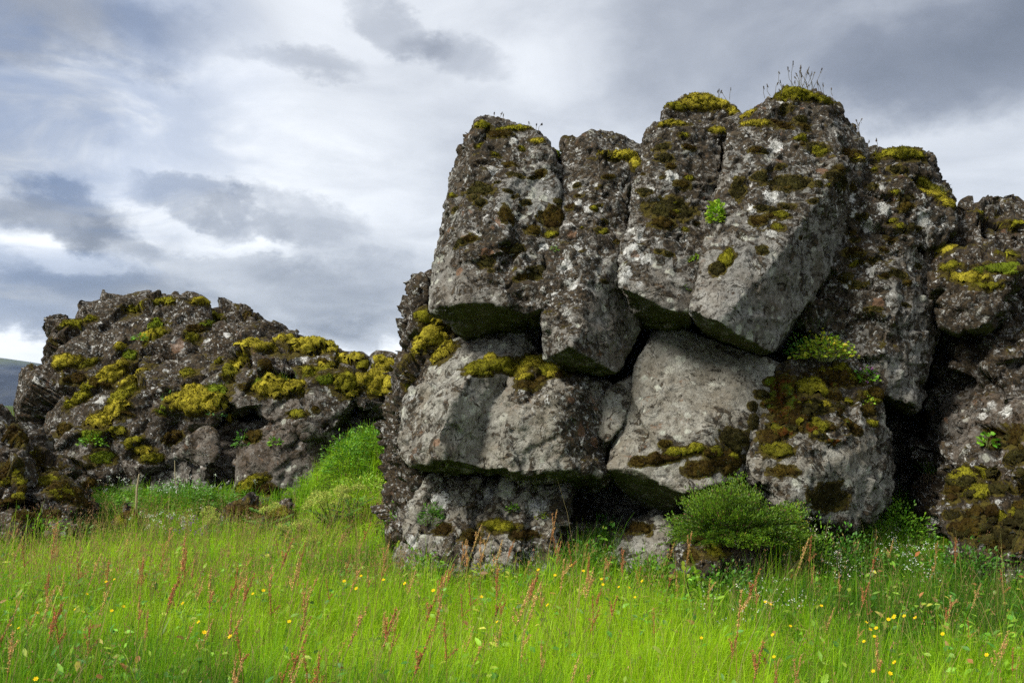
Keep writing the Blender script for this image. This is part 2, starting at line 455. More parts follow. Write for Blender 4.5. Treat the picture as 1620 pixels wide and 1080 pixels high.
def rock(name, label, hulls, mat, vox=0.018, smooth=1, warp=0.05, warp_s=1.3, chip=0.03, chip_s=3.0, rough=0.019,
         pits=0.034, anchors=None, Y=10, seed=0, cat='rock', group=None, base=None, ribs=None, crack=0.0, default=0.5, slab=None, tilt_k=1.0):
    bm = bmesh.new()
    for h in hulls: hull_into(bm, [P(*q) for q in h])
    bmesh.ops.recalc_face_normals(bm, faces=bm.faces)
    me = bpy.data.meshes.new('hull'); bm.to_mesh(me); bm.free()
    tmp = bpy.data.objects.new('hull', me); COL.objects.link(tmp)
    md = tmp.modifiers.new('r', 'REMESH'); md.mode = 'VOXEL'; md.voxel_size = vox * FINE
    dg = bpy.context.evaluated_depsgraph_get()
    out = bpy.data.meshes.new_from_object(tmp.evaluated_get(dg))
    bpy.data.objects.remove(tmp); bpy.data.meshes.remove(me)
    co, no = mesh_np(out); e = edges_np(out)
    co = laplace(co, e, smooth, 0.5)
    # big irregularity: push the whole surface about
    ws = warp_s
    wv = np.stack([fbm(co, ws, 3, seed + 1), fbm(co, ws, 3, seed + 2), fbm(co, ws, 3, seed + 3)], 1)
    co = co + warp * wv
    wv = np.stack([fbm(co, ws * 4, 2, seed + 4), fbm(co, ws * 4, 2, seed + 5), fbm(co, ws * 4, 2, seed + 6)], 1)
    co = co + warp * 0.32 * wv
    wth = field(co, [(a[0], a[1], a[2], a[3] if len(a) > 3 else Y) for a in (anchors or [])], default)
    wth = np.clip(wth + 0.22 * fbm(co, 1.7, 3, seed + 40), 0, 1)
    # broken facets
    k = 0.35 + 0.75 * wth
    q = co + 0.12 / chip_s * np.stack([noise(co, chip_s * 3, seed + 7), noise(co, chip_s * 3, seed + 8), noise(co, chip_s * 3, seed + 9)], 1)
    if slab:      # split along a slanted grain
        ax = np.array(slab[0], np.float32); ax /= np.linalg.norm(ax)
        q = q - (q @ ax)[:, None] * ax[None] * (1 - slab[1])
    d = np.zeros(len(co), np.float32)
    for s_, a_ in ((1.0, 1.0), (2.6, 0.42)):
        f1, gap, rn, off = cells(q, chip_s * s_, seed + 11)
        tilt = (off * rn[:, ::-1]).sum(1) * tilt_k
        d += a_ * chip * (0.55 * rn[:, 0] + tilt * chip_s * s_ * 0.9)
        if crack: d -= a_ * crack * (1 - smooth01(gap, 0.0, 0.13)) * (rn[:, 1] > -0.3)
    d *= k
    if ribs:
        (rx, ry, rz), rs, ra = ribs
        t = co @ np.array([rx, ry, rz], np.float32) * rs + 0.5 * noise(co, 1.1, seed + 31)
        fr = t - np.floor(t)
        d += ra * (np.sqrt(np.clip(1 - (2 * fr - 1) ** 2, 0, 1)) - 0.75)
    me2 = out
    me2.vertices.foreach_set('co', co.ravel().astype(np.float32)); me2.update()
    _, no = mesh_np(me2)
    co = co + no * d[:, None]
    me2.vertices.foreach_set('co', co.ravel().astype(np.float32)); me2.update()
    _, no = mesh_np(me2)
    # surface grain: clinkery where weathered, even elsewhere
    r1 = fbm(co, 5.0, 4, seed + 21)
    r2 = fbm(co, 13.0, 3, seed + 22, ridged=True)
    r3 = fbm(co, 9.0, 3, seed + 23)
    pit = smooth01(r3, 0.18, 0.45) * (0.25 + wth)
    lump = smooth01(-r3, 0.15, 0.5) * wth
    d = rough * ((0.5 + 1.2 * wth) * r1 * 1.6 + (0.15 + 1.1 * wth) * r2) - pits * pit + pits * 0.8 * lump
    co = co + no * d[:, None]
    # origin at the base
    b = np.array([co[:, 0].mean(), co[:, 1].mean(), co[:, 2].min()], np.float32) if base is None else base
    me2.name = name
    me2.vertices.foreach_set('co', (co - b).ravel().astype(np.float32)); me2.update()
    me2.polygons.foreach_set('use_smooth', np.ones(len(me2.polygons), bool))
    set_attr(me2, 'weather', wth); set_attr(me2, 'pit', np.clip(pit, 0, 1))
    for an in ('moss', 'lichen', 'rust'): set_attr(me2, an, np.zeros(len(co)))
    me2.materials.clear(); me2.materials.append(mat)
    o = bpy.data.objects.new(name, me2); o.location = b
    link(o); tag(o, label, cat, group)
    ROCKS[label] = o
    o_bvh(o, co)
    return o

def o_bvh(o, co=None):
    me = o.data
    n = len(me.vertices)
    if co is None:
        co, _ = mesh_np(me); co = co + np.array(o.location, np.float32)
    bm = bmesh.new(); bm.from_mesh(me); bm.transform(Matrix.Translation(o.location))
    ALL_BVH[o.name] = (o, BVHTree.FromBMesh(bm)); bm.free()

def pick(px, py, only=None):
    """first rock or ground point seen from the camera in the direction of a photo point"""
    dr = Vector(P(px, py, 10) - CAM).normalized()
    best = None
    for nm, (o, t) in ALL_BVH.items():
        if only is not None and o is not only: continue
        h, n, i, dist = t.ray_cast(Vector(CAM), dr)
        if h is not None and (best is None or dist < best[2]): best = (h, n, dist, o)
    return best

A = rock('basalt_block', 'upper left basalt block with a flat shaded underside jutting out over a smooth boulder', [
    [(752, 190, 10.75), (800, 197, 10.7), (845, 204, 10.65), (873, 235, 10.5), (890, 283, 10.4), (889, 345, 10.15), (725, 480, 9.55), (866, 490, 9.6),
     (677, 486, 10.0), (690, 400, 10.45), (715, 280, 10.9), (735, 538, 10.35), (868, 516, 10.5), (745, 320, 10.25),
     (760, 195, 12.2), (885, 250, 12.2), (700, 480, 12), (880, 520, 12)],
    [(740, 300, 10.2), (800, 300, 10.1), (800, 400, 9.75), (725, 420, 9.75), (760, 250, 10.5), (830, 260, 10.4), (760, 400, 11.5), (800, 300, 11.5)]],
    M_COL, anchors=[(780, 230, 0.85), (740, 330, 0.6), (850, 330, 0.45), (830, 290, 0.3), (800, 430, 0.95), (700, 450, 0.15), (850, 460, 0.8), (760, 500, 0.1)],
    Y=9.8, seed=3, chip=0.065, warp=0.05)
B = rock('basalt_column', 'narrow leaning basalt column with a pointed lower end, wedged beside the upper left block', [
    [(893, 228, 10.9), (935, 206, 11.0), (965, 208, 11.2), (1018, 232, 11.3), (944, 262, 10.45), (1015, 275, 10.75), (975, 400, 9.95), (934, 469, 9.55), (903, 549, 9.2),
     (893, 285, 10.5), (884, 355, 10.2), (868, 430, 9.75), (860, 500, 9.5), (862, 568, 9.5),
     (985, 400, 10.1), (1022, 505, 10.1), (976, 590, 9.65), (930, 592, 10.1),
     (900, 230, 12.2), (1018, 240, 12.2), (1010, 520, 12), (880, 560, 12)],
    [(945, 242, 10.35), (975, 238, 10.4), (1018, 252, 10.5), (1018, 300, 10.5), (985, 380, 10.05), (950, 330, 10.1), (945, 280, 10.35), (950, 250, 11.2), (1015, 250, 11.2), (990, 380, 11)]],
    M_COL, anchors=[(950, 230, 0.8), (960, 300, 0.75), (900, 400, 0.85), (890, 470, 0.9), (920, 330, 0.7), (880, 540, 0.35), (970, 520, 0.0), (940, 500, 0.15), (990, 470, 0.1)],
    Y=9.7, seed=13, chip=0.06, warp=0.045)
Cc = rock('basalt_column', 'broad basalt column with large white lichen patches, left of the tallest column', [
    [(1022, 208, 10.5), (1050, 193, 10.45), (1088, 192, 10.45), (1143, 205, 10.55), (1006, 345, 10.05), (975, 438, 9.6), (977, 457, 9.5),
     (1021, 474, 9.45), (1054, 488, 9.45), (1092, 493, 9.55), (1134, 300, 10.15), (1124, 380, 9.85), (1102, 450, 9.65), (1060, 320, 9.95),
     (1015, 525, 10.4), (1090, 532, 10.4), (1030, 210, 12.5), (1143, 206, 12.5), (1100, 530, 12.5), (1010, 515, 12.5)],
    [(1048, 190, 11.2), (1052, 172, 11.2), (1070, 160, 11.3), (1118, 154, 11.3), (1160, 168, 11.4), (1170, 186, 11.3), (1166, 215, 11.1), (1048, 215, 11.1),
     (1055, 180, 12.4), (1165, 180, 12.4), (1120, 154, 12.2), (1160, 260, 12.4), (1060, 260, 12.4)],
    [(1150, 192, 10.9), (1190, 180, 11.0), (1200, 200, 11), (1150, 230, 10.8), (1180, 300, 11), (1150, 300, 10.6), (1160, 190, 12), (1200, 200, 12), (1170, 300, 12)]],
    M_COL, anchors=[(1080, 170, 0.95), (1070, 230, 0.75), (1050, 290, 0.55), (1090, 330, 0.8), (1010, 380, 0.6), (1000, 430, 0.3), (1050, 440, 0.25), (1090, 400, 0.6), (1040, 500, 0.0)],
    Y=9.9, seed=23, chip=0.05, warp=0.045)
Dd = rock('basalt_column', 'tallest and broadest leaning basalt column, its foot clean and pale grey', [
    [(1160, 207, 10.4), (1190, 196, 10.4), (1212, 172, 10.5), (1240, 148, 10.6), (1300, 153, 10.7), (1328, 176, 10.75), (1332, 262, 10.1), (1292, 310, 9.8), (1214, 428, 9.3), (1133, 510, 8.95),
     (1370, 245, 10.8), (1372, 290, 10.7), (1345, 365, 10.5), (1318, 425, 10.25), (1264, 490, 9.9), (1222, 558, 9.5), (1147, 300, 10.1), (1125, 390, 9.75), (1100, 462, 9.3), (1090, 490, 9.2),
     (1110, 525, 9.9), (1200, 565, 10.1), (1200, 200, 12.5), (1320, 190, 12.5), (1365, 240, 12.4), (1240, 550, 12.4), (1110, 530, 12.4), (1240, 150, 12.2), (1300, 155, 12.3)],
    [(1325, 190, 10.9), (1345, 200, 11.0), (1352, 212, 11), (1366, 236, 11), (1370, 260, 11), (1320, 260, 10.5), (1330, 190, 12), (1366, 240, 12), (1350, 300, 12)]],
    M_COL, anchors=[(1270, 180, 0.85), (1240, 250, 0.7), (1200, 290, 0.5), (1260, 290, 0.75), (1340, 280, 0.65), (1310, 350, 0.35), (1220, 360, 0.4), (1180, 400, 0.3), (1150, 450, 0.12), (1230, 470, 0.05), (1200, 520, 0.0), (1290, 420, 0.15)],
    Y=9.6, seed=33, chip=0.055, warp=0.045)
E = rock('basalt_block', 'dark lichen-speckled block with a squared foot hanging over the black cleft', [
    [(1340, 246, 11), (1380, 238, 10.9), (1440, 235, 10.9), (1467, 246, 11), (1472, 285, 10.9), (1498, 308, 10.8), (1513, 331, 10.7), (1510, 352, 10.55), (1478, 388, 10.45), (1400, 400, 10.2), (1300, 420, 10.3),
     (1350, 300, 10.6), (1430, 310, 10.45), (1340, 250, 12.8), (1460, 250, 12.8), (1505, 330, 12.6), (1470, 390, 12.6)],
    [(1330, 300, 10.5), (1440, 300, 10.6), (1473, 395, 10.55), (1487, 470, 10.45), (1470, 560, 10.25), (1446, 641, 10.05), (1386, 622, 9.95), (1374, 570, 10.1), (1290, 540, 10.3), (1258, 505, 10.4),
     (1420, 470, 10.0), (1400, 560, 9.9), (1410, 400, 10.2), (1330, 430, 10.25), (1440, 655, 10.9), (1390, 640, 10.9),
     (1330, 300, 12.5), (1480, 400, 12.5), (1480, 480, 12.5), (1440, 640, 12.3), (1290, 560, 12.3)]],
    M_COL, anchors=[(1410, 270, 0.95), (1470, 340, 0.9), (1400, 350, 0.95), (1340, 420, 0.85), (1430, 420, 0.4), (1380, 500, 0.8), (1440, 480, 0.3), (1420, 590, 0.25), (1310, 500, 0.8)],
    Y=10.1, seed=43, chip=0.10, warp=0.06, rough=0.014, pits=0.024)
Fb = rock('boulder', 'wide rounded lower left boulder with a scooped face, under the jutting block', [
    [(715, 536, 10.45), (862, 512, 10.4), (748, 596, 9.65), (715, 640, 9.42), (702, 690, 9.27), (706, 729, 9.3), (647, 733, 9.65), (633, 690, 9.95), (638, 640, 10.25), (668, 570, 10.5),
     (774, 602, 9.86), (752, 738, 9.57), (723, 762, 10.3), (800, 754, 10.2), (668, 560, 12), (860, 515, 12), (650, 730, 12), (860, 750, 12)],
    [(766, 640, 9.82), (750, 738, 9.59), (836, 596, 9.75), (822, 660, 9.42), (802, 742, 9.34), (890, 592, 9.72), (966, 612, 10.0), (970, 690, 9.78), (966, 754, 9.6), (900, 746, 9.35), (872, 650, 9.42), (862, 560, 10.05), (830, 560, 10.1),
     (870, 765, 10.2), (950, 770, 10.3), (830, 560, 12), (950, 600, 12), (950, 750, 12), (810, 750, 12)]],
    M_PALE, smooth=3, anchors=[(700, 600, 0.25), (660, 690, 0.4), (760, 660, 0.0), (740, 700, 0.1), (830, 680, 0.1), (850, 600, 0.6), (900, 690, 0.75), (930, 640, 0.8), (870, 735, 0.45), (790, 540, 0.05)],
    Y=9.6, seed=53, chip=0.085, warp=0.07, rough=0.011, pits=0.012)
Fm = rock('boulder', 'rough stone with a big yellow moss cushion on the left flank of the tall cliff', [
    [(660, 449, 10.8), (680, 432, 10.9), (700, 500, 10.65), (722, 540, 10.45), (690, 592, 10.25), (650, 650, 10.2), (634, 640, 10.45), (632, 600, 10.6), (641, 555, 10.7), (652, 500, 10.8),
     (680, 440, 12), (720, 540, 12), (640, 600, 12), (650, 650, 12)],
    [(641, 650, 10.3), (634, 600, 10.5), (620, 690, 10.7), (625, 760, 10.6), (615, 840, 10.5), (640, 850, 10.2), (660, 780, 10.2), (655, 740, 10.1), (625, 640, 12), (620, 830, 12), (660, 830, 12)]],
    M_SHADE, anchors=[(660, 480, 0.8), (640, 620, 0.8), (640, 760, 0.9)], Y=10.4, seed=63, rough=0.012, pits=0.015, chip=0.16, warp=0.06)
Gb = rock('boulder', 'smooth pale grey lower boulder with a broad clean face, under the two big columns', [
    [(1052, 512, 10.25), (1170, 555, 10.05), (1240, 575, 10.0), (1228, 640, 9.75), (1195, 700, 9.55), (1182, 755, 9.45), (1005, 578, 9.85), (998, 622, 9.7), (1013, 664, 9.5), (1029, 690, 9.35),
     (1110, 692, 9.3), (1200, 560, 10.0), (1085, 781, 9.2), (1125, 768, 9.2), (1035, 520, 10.4), (1050, 800, 10.1), (1060, 520, 12), (1235, 580, 12), (1200, 740, 12), (1040, 800, 12)],
    [(998, 600, 9.95), (1020, 660, 9.6), (1029, 690, 9.42), (966, 660, 10.0), (960, 740, 9.5), (1000, 744, 9.32), (1085, 781, 9.22), (1063, 816, 10.2), (1000, 792, 10.3), (966, 762, 10.2), (975, 640, 10.2),
     (1050, 600, 11), (1090, 770, 11), (970, 640, 12), (970, 760, 12)]],
    M_PALE, smooth=3, anchors=[(1100, 600, 0.0), (1180, 620, 0.05), (1060, 650, 0.0), (1000, 720, 0.1), (1080, 730, 0.25), (1190, 690, 0.35), (1120, 750, 0.3), (1040, 560, 0.05)],
    Y=9.5, seed=73, chip=0.03, warp=0.05, rough=0.008, pits=0.008)
Gw = rock('stone_slab', 'thin pale stone wedge stuck upright in the gap between the two lower boulders', [
    [(937, 655, 9.85), (950, 622, 9.85), (990, 600, 9.85), (1004, 592, 9.9), (998, 640, 9.75), (985, 672, 9.65), (962, 700, 9.6), (946, 690, 9.7), (940, 670, 9.8),
     (945, 650, 10.6), (1000, 600, 10.6), (965, 690, 10.6)]],
    M_PALE, smooth=2, anchors=[(970, 650, 0.2)], Y=9.7, seed=83, chip=0.03, warp=0.03, rough=0.008, pits=0.008, vox=0.014)
H = rock('boulder', 'big lower right boulder crowned by brown and green moss, beside the black cleft', [
    [(1232, 580, 9.95), (1290, 548, 10.1), (1350, 562, 10.1), (1385, 622, 9.95), (1402, 690, 9.75), (1410, 755, 9.65), (1393, 800, 9.55), (1350, 838, 9.4), (1240, 800, 9.15), (1184, 752, 9.3), (1193, 700, 9.5), (1220, 640, 9.65),
     (1310, 700, 9.3), (1300, 620, 9.65), (1250, 700, 9.35), (1250, 840, 9.5), (1330, 850, 9.6), (1340, 720, 9.3), (1240, 570, 12), (1380, 600, 12), (1400, 800, 11.5), (1200, 800, 11.5)]],
    M_PALE, smooth=2, anchors=[(1280, 620, 0.9), (1220, 700, 0.6), (1340, 640, 0.8), (1330, 740, 0.05), (1230, 740, 0.15), (1300, 780, 0.5), (1380, 780, 0.3)],
    Y=9.5, seed=93, chip=0.08, warp=0.08)
ribs_ = [(642, 704, .08), (684, 752, -.02), (738, 772, .10), (762, 838, -.04), (828, 866, .07), (850, 897, .0)]
I = rock('bedrock', 'ribbed pale brown bedrock in the grass beneath the overhanging boulders', [
    [(x0 + 30, 752, 9.95 + d), (x1 + 10, 752, 9.95 + d), (x1 - 2, 830, 9.7 + d), (x1 - 20, 915, 9.4 + d), (x0 - 15, 915, 9.4 + d), (x0 + 4, 830, 9.7 + d), ((x0 + x1) / 2 + 6, 815, 9.66 + d), ((x0 + x1) / 2 - 12, 905, 9.36 + d),
     (x0 + 20, 752, 12), (x1, 752, 12), (x1, 915, 12), (x0, 915, 12)] for x0, x1, d in ribs_] + [
    [(690, 756, 10.1), (892, 756, 10.1), (885, 915, 9.5), (645, 915, 9.55), (655, 800, 9.95), (690, 756, 12), (892, 756, 12), (885, 915, 12), (645, 915, 12)],
    [(690, 600, 11.3), (1000, 480, 11.4), (1400, 560, 11.6), (1440, 880, 11.6), (700, 900, 11), (690, 600, 13), (1400, 500, 13.5), (1440, 880, 13.5), (700, 900, 13), (1000, 450, 13.2)],
    [(1380, 420, 12.6), (1490, 410, 12.7), (1560, 450, 12.6), (1560, 880, 12.4), (1380, 880, 12), (1380, 420, 14), (1560, 430, 14), (1560, 880, 14), (1380, 880, 14)],
    [(880, 830, 10.1), (1000, 825, 10.2), (1000, 930, 9.6), (880, 930, 9.6), (880, 830, 12), (1000, 830, 12), (1000, 900, 12), (880, 900, 12)],
    [(955, 850, 9.85), (985, 832, 9.85), (1005, 826, 9.8), (1055, 812, 9.8), (1068, 845, 9.55), (1052, 900, 9.35), (1000, 905, 9.35), (965, 890, 9.6), (955, 850, 11), (1000, 820, 11), (1070, 820, 11), (1050, 900, 11), (990, 900, 11)]],
    M_PALE, smooth=2, anchors=[(700, 800, 0.35), (780, 790, 0.3), (850, 800, 0.25), (1020, 850, 0.1), (700, 870, 0.5), (850, 860, 0.6), (950, 860, 0.9), (1000, 600, 1.0)],
    Y=9.7, seed=103, chip=0.10, warp=0.07, crack=0.03)
K = rock('boulder', 'low mossy boulder half hidden by the dark green shrub', [
    [(1085, 850, 9.0), (1110, 838, 9.0), (1140, 840, 8.9), (1180, 850, 8.85), (1195, 900, 8.75), (1180, 960, 8.6), (1090, 960, 8.6), (1072, 900, 8.85), (1110, 880, 8.75), (1100, 840, 10.2), (1230, 820, 10.2), (1260, 900, 10), (1080, 900, 10)]],
    M_SHADE, anchors=[(1130, 880, 0.8), (1160, 920, 0.95)], Y=8.9, seed=113, chip=0.12, warp=0.06, vox=0.017)
L = rock('rock_wall', 'dark cliff with a dry mossy foot at the right edge of the picture', [
    [(1518, 352, 10.95), (1540, 334, 10.95), (1572, 337, 10.95), (1578, 350, 10.85), (1640, 353, 10.8), (1720, 360, 10.8), (1720, 430, 10.4), (1640, 425, 10.3), (1512, 402, 10.75), (1502, 425, 10.65), (1530, 350, 13), (1720, 360, 13), (1720, 430, 13), (1505, 425, 13)],
    [(1485, 427, 10.3), (1500, 408, 10.4), (1560, 412, 10.15), (1610, 425, 9.95), (1592, 482, 9.85), (1562, 511, 9.85), (1520, 516, 10.0), (1490, 496, 10.25), (1480, 450, 10.4), (1570, 520, 10.4), (1500, 510, 10.7), (1500, 420, 12.5), (1610, 430, 12.5), (1560, 515, 12.5)],
    [(1503, 512, 10.95), (1600, 430, 10.5), (1740, 420, 10.2), (1740, 700, 9.5), (1620, 650, 9.75), (1535, 660, 10.0), (1472, 640, 11.0), (1462, 780, 10.8), (1482, 835, 10.3), (1590, 540, 10.05), (1500, 520, 13), (1740, 430, 13), (1740, 880, 13), (1470, 830, 13)],
    [(1535, 662, 9.85), (1590, 640, 9.65), (1640, 625, 9.4), (1740, 600, 9.1), (1500, 745, 9.75), (1484, 830, 9.4), (1532, 892, 8.95), (1620, 930, 8.6), (1740, 960, 8.4), (1740, 700, 8.8), (1560, 735, 9.35), (1620, 710, 9.1), (1540, 660, 12), (1740, 600, 12), (1500, 850, 12), (1740, 950, 12)],
    [(1478, 398, 12), (1490, 382, 12), (1516, 380, 12), (1530, 450, 12), (1475, 470, 12), (1480, 395, 13.5), (1520, 385, 13.5), (1530, 470, 13.5), (1475, 470, 13.5)]],
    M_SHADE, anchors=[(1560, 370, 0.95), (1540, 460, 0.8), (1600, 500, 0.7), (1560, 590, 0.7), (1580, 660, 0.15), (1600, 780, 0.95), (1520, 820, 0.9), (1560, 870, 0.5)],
    Y=9.7, seed=123, rough=0.014, pits=0.02, chip=0.22, chip_s=2.2, warp=0.12, vox=0.022)
M = rock('rock_outcrop', 'long low lava outcrop dotted with moss cushions, standing behind the meadow on the left', [
    [(38, 655, 15.5), (45, 600, 15.8), (62, 553, 16.0), (82, 512, 16.3), (92, 492, 16.4), (108, 490, 16.4), (114, 500, 16.4), (60, 700, 14.8), (130, 690, 14.6), (100, 600, 15.2), (60, 720, 14.8), (45, 660, 18), (92, 492, 18), (130, 700, 18)],
    [(95, 508, 16.3), (150, 482, 16.6), (200, 480, 16.8), (226, 474, 16.8), (300, 477, 16.9), (350, 498, 16.6), (300, 560, 15.5), (200, 600, 15.2), (110, 690, 14.6), (150, 790, 14.2), (60, 730, 14.7), (52, 640, 15.3), (270, 640, 14.8), (250, 800, 14.2), (120, 560, 15.6),
     (60, 650, 19), (150, 482, 19), (300, 480, 19), (250, 800, 19)],
    [(296, 480, 17), (318, 473, 16.9), (345, 489, 16.7), (352, 510, 16.4), (300, 560, 15.6), (250, 540, 16), (318, 473, 18), (350, 500, 18), (260, 520, 18)],
    [(340, 505, 16.5), (375, 493, 16.4), (415, 511, 16.2), (438, 530, 16.0), (380, 560, 15.4), (290, 600, 15.0), (430, 600, 14.8), (320, 620, 14.8), (345, 500, 19), (440, 530, 19), (420, 600, 19)],
    [(258, 640, 14.7), (290, 610, 14.8), (355, 590, 14.7), (358, 640, 14.35), (350, 670, 14.4), (270, 655, 14.6), (280, 700, 15), (260, 620, 18), (360, 600, 18), (350, 680, 18)],
    [(356, 590, 14.8), (380, 548, 15.1), (440, 530, 15.3), (470, 535, 15.2), (430, 600, 14.5), (415, 640, 14.3), (375, 650, 14.3), (352, 620, 14.5), (390, 600, 14.45), (370, 560, 18), (450, 535, 18), (420, 650, 18)],
    [(425, 535, 15.4), (500, 541, 15.3), (531, 551, 15.2), (534, 580, 14.8), (500, 600, 14.6), (430, 580, 14.7), (440, 540, 18), (530, 555, 18), (510, 600, 18)],
    [(395, 612, 14.5), (440, 600, 14.4), (470, 608, 14.35), (478, 640, 14.2), (460, 680, 14.2), (410, 660, 14.3), (400, 620, 17), (470, 610, 17), (460, 690, 17)],
    [(470, 595, 14.6), (510, 585, 14.6), (556, 590, 14.6), (560, 625, 14.35), (530, 680, 14.2), (480, 690, 14.1), (465, 640, 14.25), (480, 590, 17), (555, 600, 17), (540, 690, 17)],
    [(525, 562, 15.4), (560, 560, 15.4), (575, 572, 15.3), (565, 600, 15), (530, 590, 15), (530, 565, 18), (570, 575, 18), (560, 610, 18)],
    [(590, 585, 15.2), (600, 571, 15.3), (628, 574, 15.2), (640, 590, 15.2), (640, 640, 15), (590, 610, 15), (600, 575, 18), (640, 590, 18), (620, 640, 18)],
    [(560, 612, 14.5), (575, 598, 14.6), (600, 596, 14.6), (622, 612, 14.5), (632, 640, 14.6), (610, 655, 14.4), (570, 648, 14.3), (565, 600, 17), (630, 620, 17), (600, 660, 17)],
    [(280, 720, 14.3), (300, 700, 14.35), (340, 690, 14.3), (345, 720, 14.1), (330, 800, 13.9), (280, 810, 14), (290, 700, 17), (340, 700, 17), (320, 810, 17)],
    [(385, 700, 14.2), (420, 662, 14.4), (470, 670, 14.3), (450, 740, 14.0), (430, 800, 13.8), (370, 790, 13.9), (400, 720, 14.0), (400, 670, 17), (470, 680, 17), (440, 800, 17)],
    [(440, 720, 14.15), (470, 680, 14.35), (525, 680, 14.35), (562, 700, 14.4), (545, 740, 14.2), (510, 790, 13.9), (430, 800, 13.85), (480, 720, 14.05), (460, 680, 17), (560, 700, 17), (510, 790, 17)],
    [(80, 640, 16), (330, 540, 16.8), (560, 600, 16), (640, 620, 16), (640, 740, 15.5), (80, 740, 15.2), (80, 640, 18.5), (330, 530, 18.5), (640, 610, 18), (640, 740, 18), (80, 740, 18)],
    [(120, 700, 14.6), (560, 660, 14.9), (640, 640, 15), (640, 760, 15), (500, 800, 14.3), (140, 810, 14.3), (140, 700, 17), (640, 650, 17), (640, 760, 17), (140, 810, 17)]],
    M_FAR, vox=0.026, smooth=1, tilt_k=1.25, warp=0.09, warp_s=1.0, chip=0.24, chip_s=1.2, rough=0.014, pits=0.016, crack=0.05, slab=((0.62, -0.45, 0.64), 0.42),
    anchors=[(100, 560, 0.95), (200, 540, 0.9), (300, 520, 0.9), (400, 540, 0.95), (200, 640, 0.8), (480, 570, 0.6), (420, 650, 0.35), (320, 730, 0.25), (440, 730, 0.1), (510, 730, 0.15), (200, 740, 0.5), (550, 640, 0.5)],
    Y=14.6, seed=133, cat='rock')
for k, (lab, pts) in enumerate([
    ('grey weathered boulder on top of the pile at the left edge', [(-60, 640, 12.6), (0, 648, 12.3), (18, 672, 12.2), (42, 715, 12.0), (38, 735, 11.9), (-60, 760, 11.7), (-10, 690, 11.9), (-60, 640, 14), (30, 690, 13.5), (-60, 760, 13.5)]),
    ('dark boulder with brown moss behind the left pile', [(10, 665, 13.6), (30, 668, 13.4), (75, 725, 13.0), (60, 750, 12.9), (0, 740, 13), (20, 670, 14.4), (75, 730, 14.2)]),
    ('flat mossy stone lying in the middle of the left pile', [(32, 728, 12.5), (60, 718, 12.5), (104, 730, 12.4), (112, 750, 12.2), (70, 765, 12.1), (35, 752, 12.1), (40, 725, 13.5), (108, 735, 13.5), (70, 765, 13)]),
    ('black stone with a mossy back, directly below the grey boulder of the pile', [(-60, 715, 11.9), (0, 725, 11.8), (35, 746, 11.7), (46, 760, 11.6), (40, 800, 11.3), (-60, 810, 11.2), (5, 760, 11.4), (-60, 715, 13), (40, 760, 12.6), (-60, 810, 12.5)]),
    ('sloping dark stone with a mossy ridge at the right end of the pile', [(45, 772, 12.1), (62, 752, 12.1), (85, 754, 12.0), (130, 785, 11.9), (146, 808, 11.8), (120, 818, 11.6), (50, 815, 11.5), (80, 775, 11.7), (60, 755, 13), (140, 800, 12.8), (60, 820, 12.6)]),
    ('low mossy stone in the grass at the bottom left of the pile', [(-60, 782, 11.4), (10, 787, 11.3), (42, 805, 11.2), (55, 830, 11.1), (40, 850, 10.9), (-60, 850, 10.9), (0, 810, 11.1), (-60, 790, 12.4), (50, 825, 12)]),
    ('small mossy hummock stone in the grass below the left pile', [(72, 832, 11.2), (85, 812, 11.3), (100, 806, 11.3), (112, 818, 11.2), (110, 850, 11), (70, 850, 10.9), (90, 820, 11.1), (90, 812, 12), (112, 850, 12), (72, 850, 12)]),
    ('small mossy stone in the grass in front of the low outcrop', [(182, 820, 12.2), (198, 805, 12.3), (214, 815, 12.2), (224, 832, 12.0), (180, 835, 11.9), (200, 815, 12.0), (200, 808, 12.9), (222, 830, 12.8)]),
    ('low overgrown ledge of rock in front of the foot of the outcrop', [(350, 808, 12.9), (370, 798, 12.9), (430, 796, 12.8), (462, 805, 12.7), (455, 828, 12.5), (360, 832, 12.5), (400, 805, 12.6), (360, 800, 14), (460, 805, 13.8), (450, 830, 13.6)])]):
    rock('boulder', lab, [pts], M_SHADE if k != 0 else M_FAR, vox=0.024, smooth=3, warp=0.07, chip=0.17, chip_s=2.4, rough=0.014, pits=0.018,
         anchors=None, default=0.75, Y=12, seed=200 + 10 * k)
print('rocks', round(time.time() - T0, 1), sum(len(o.data.vertices) for o in ROCKS.values()))
# ------------------------------------------------------------------ ground and far hills
BUMPS = []
def bump(px, Y, h, sx, sy):
    BUMPS.append((P(px, 700, Y)[0], Y, h, sx, sy))
bump(585, 14.6, 1.05, 0.75, 1.7); bump(600, 12.2, 0.25, 0.5, 0.9)
bump(1440, 11.2, 0.50, 0.75, 1.3); bump(1330, 9.9, 0.22, 0.6, 0.5); bump(1180, 9.4, 0.30, 0.45, 0.5)
bump(1600, 9.0, 0.12, 0.8, 0.7)
bump(330, 14.6, 0.30, 3.0, 1.9); bump(0, 12.6, 0.25, 1.8, 1.2); bump(330, 13.2, 0.14, 0.9, 0.7)
bump(965, 9.9, 0.36, 0.45, 0.45); bump(620, 10.8, 0.25, 0.4, 0.8)
G0 = -0.2
bump(1150, 5.9, 0.13, 0.42, 0.34); bump(940, 6.7, 0.10, 0.5, 0.4); bump(700, 5.4, 0.07, 0.35, 0.3); bump(560, 7.6, 0.08, 0.6, 0.4); bump(250, 6.4, 0.07, 0.5, 0.4)
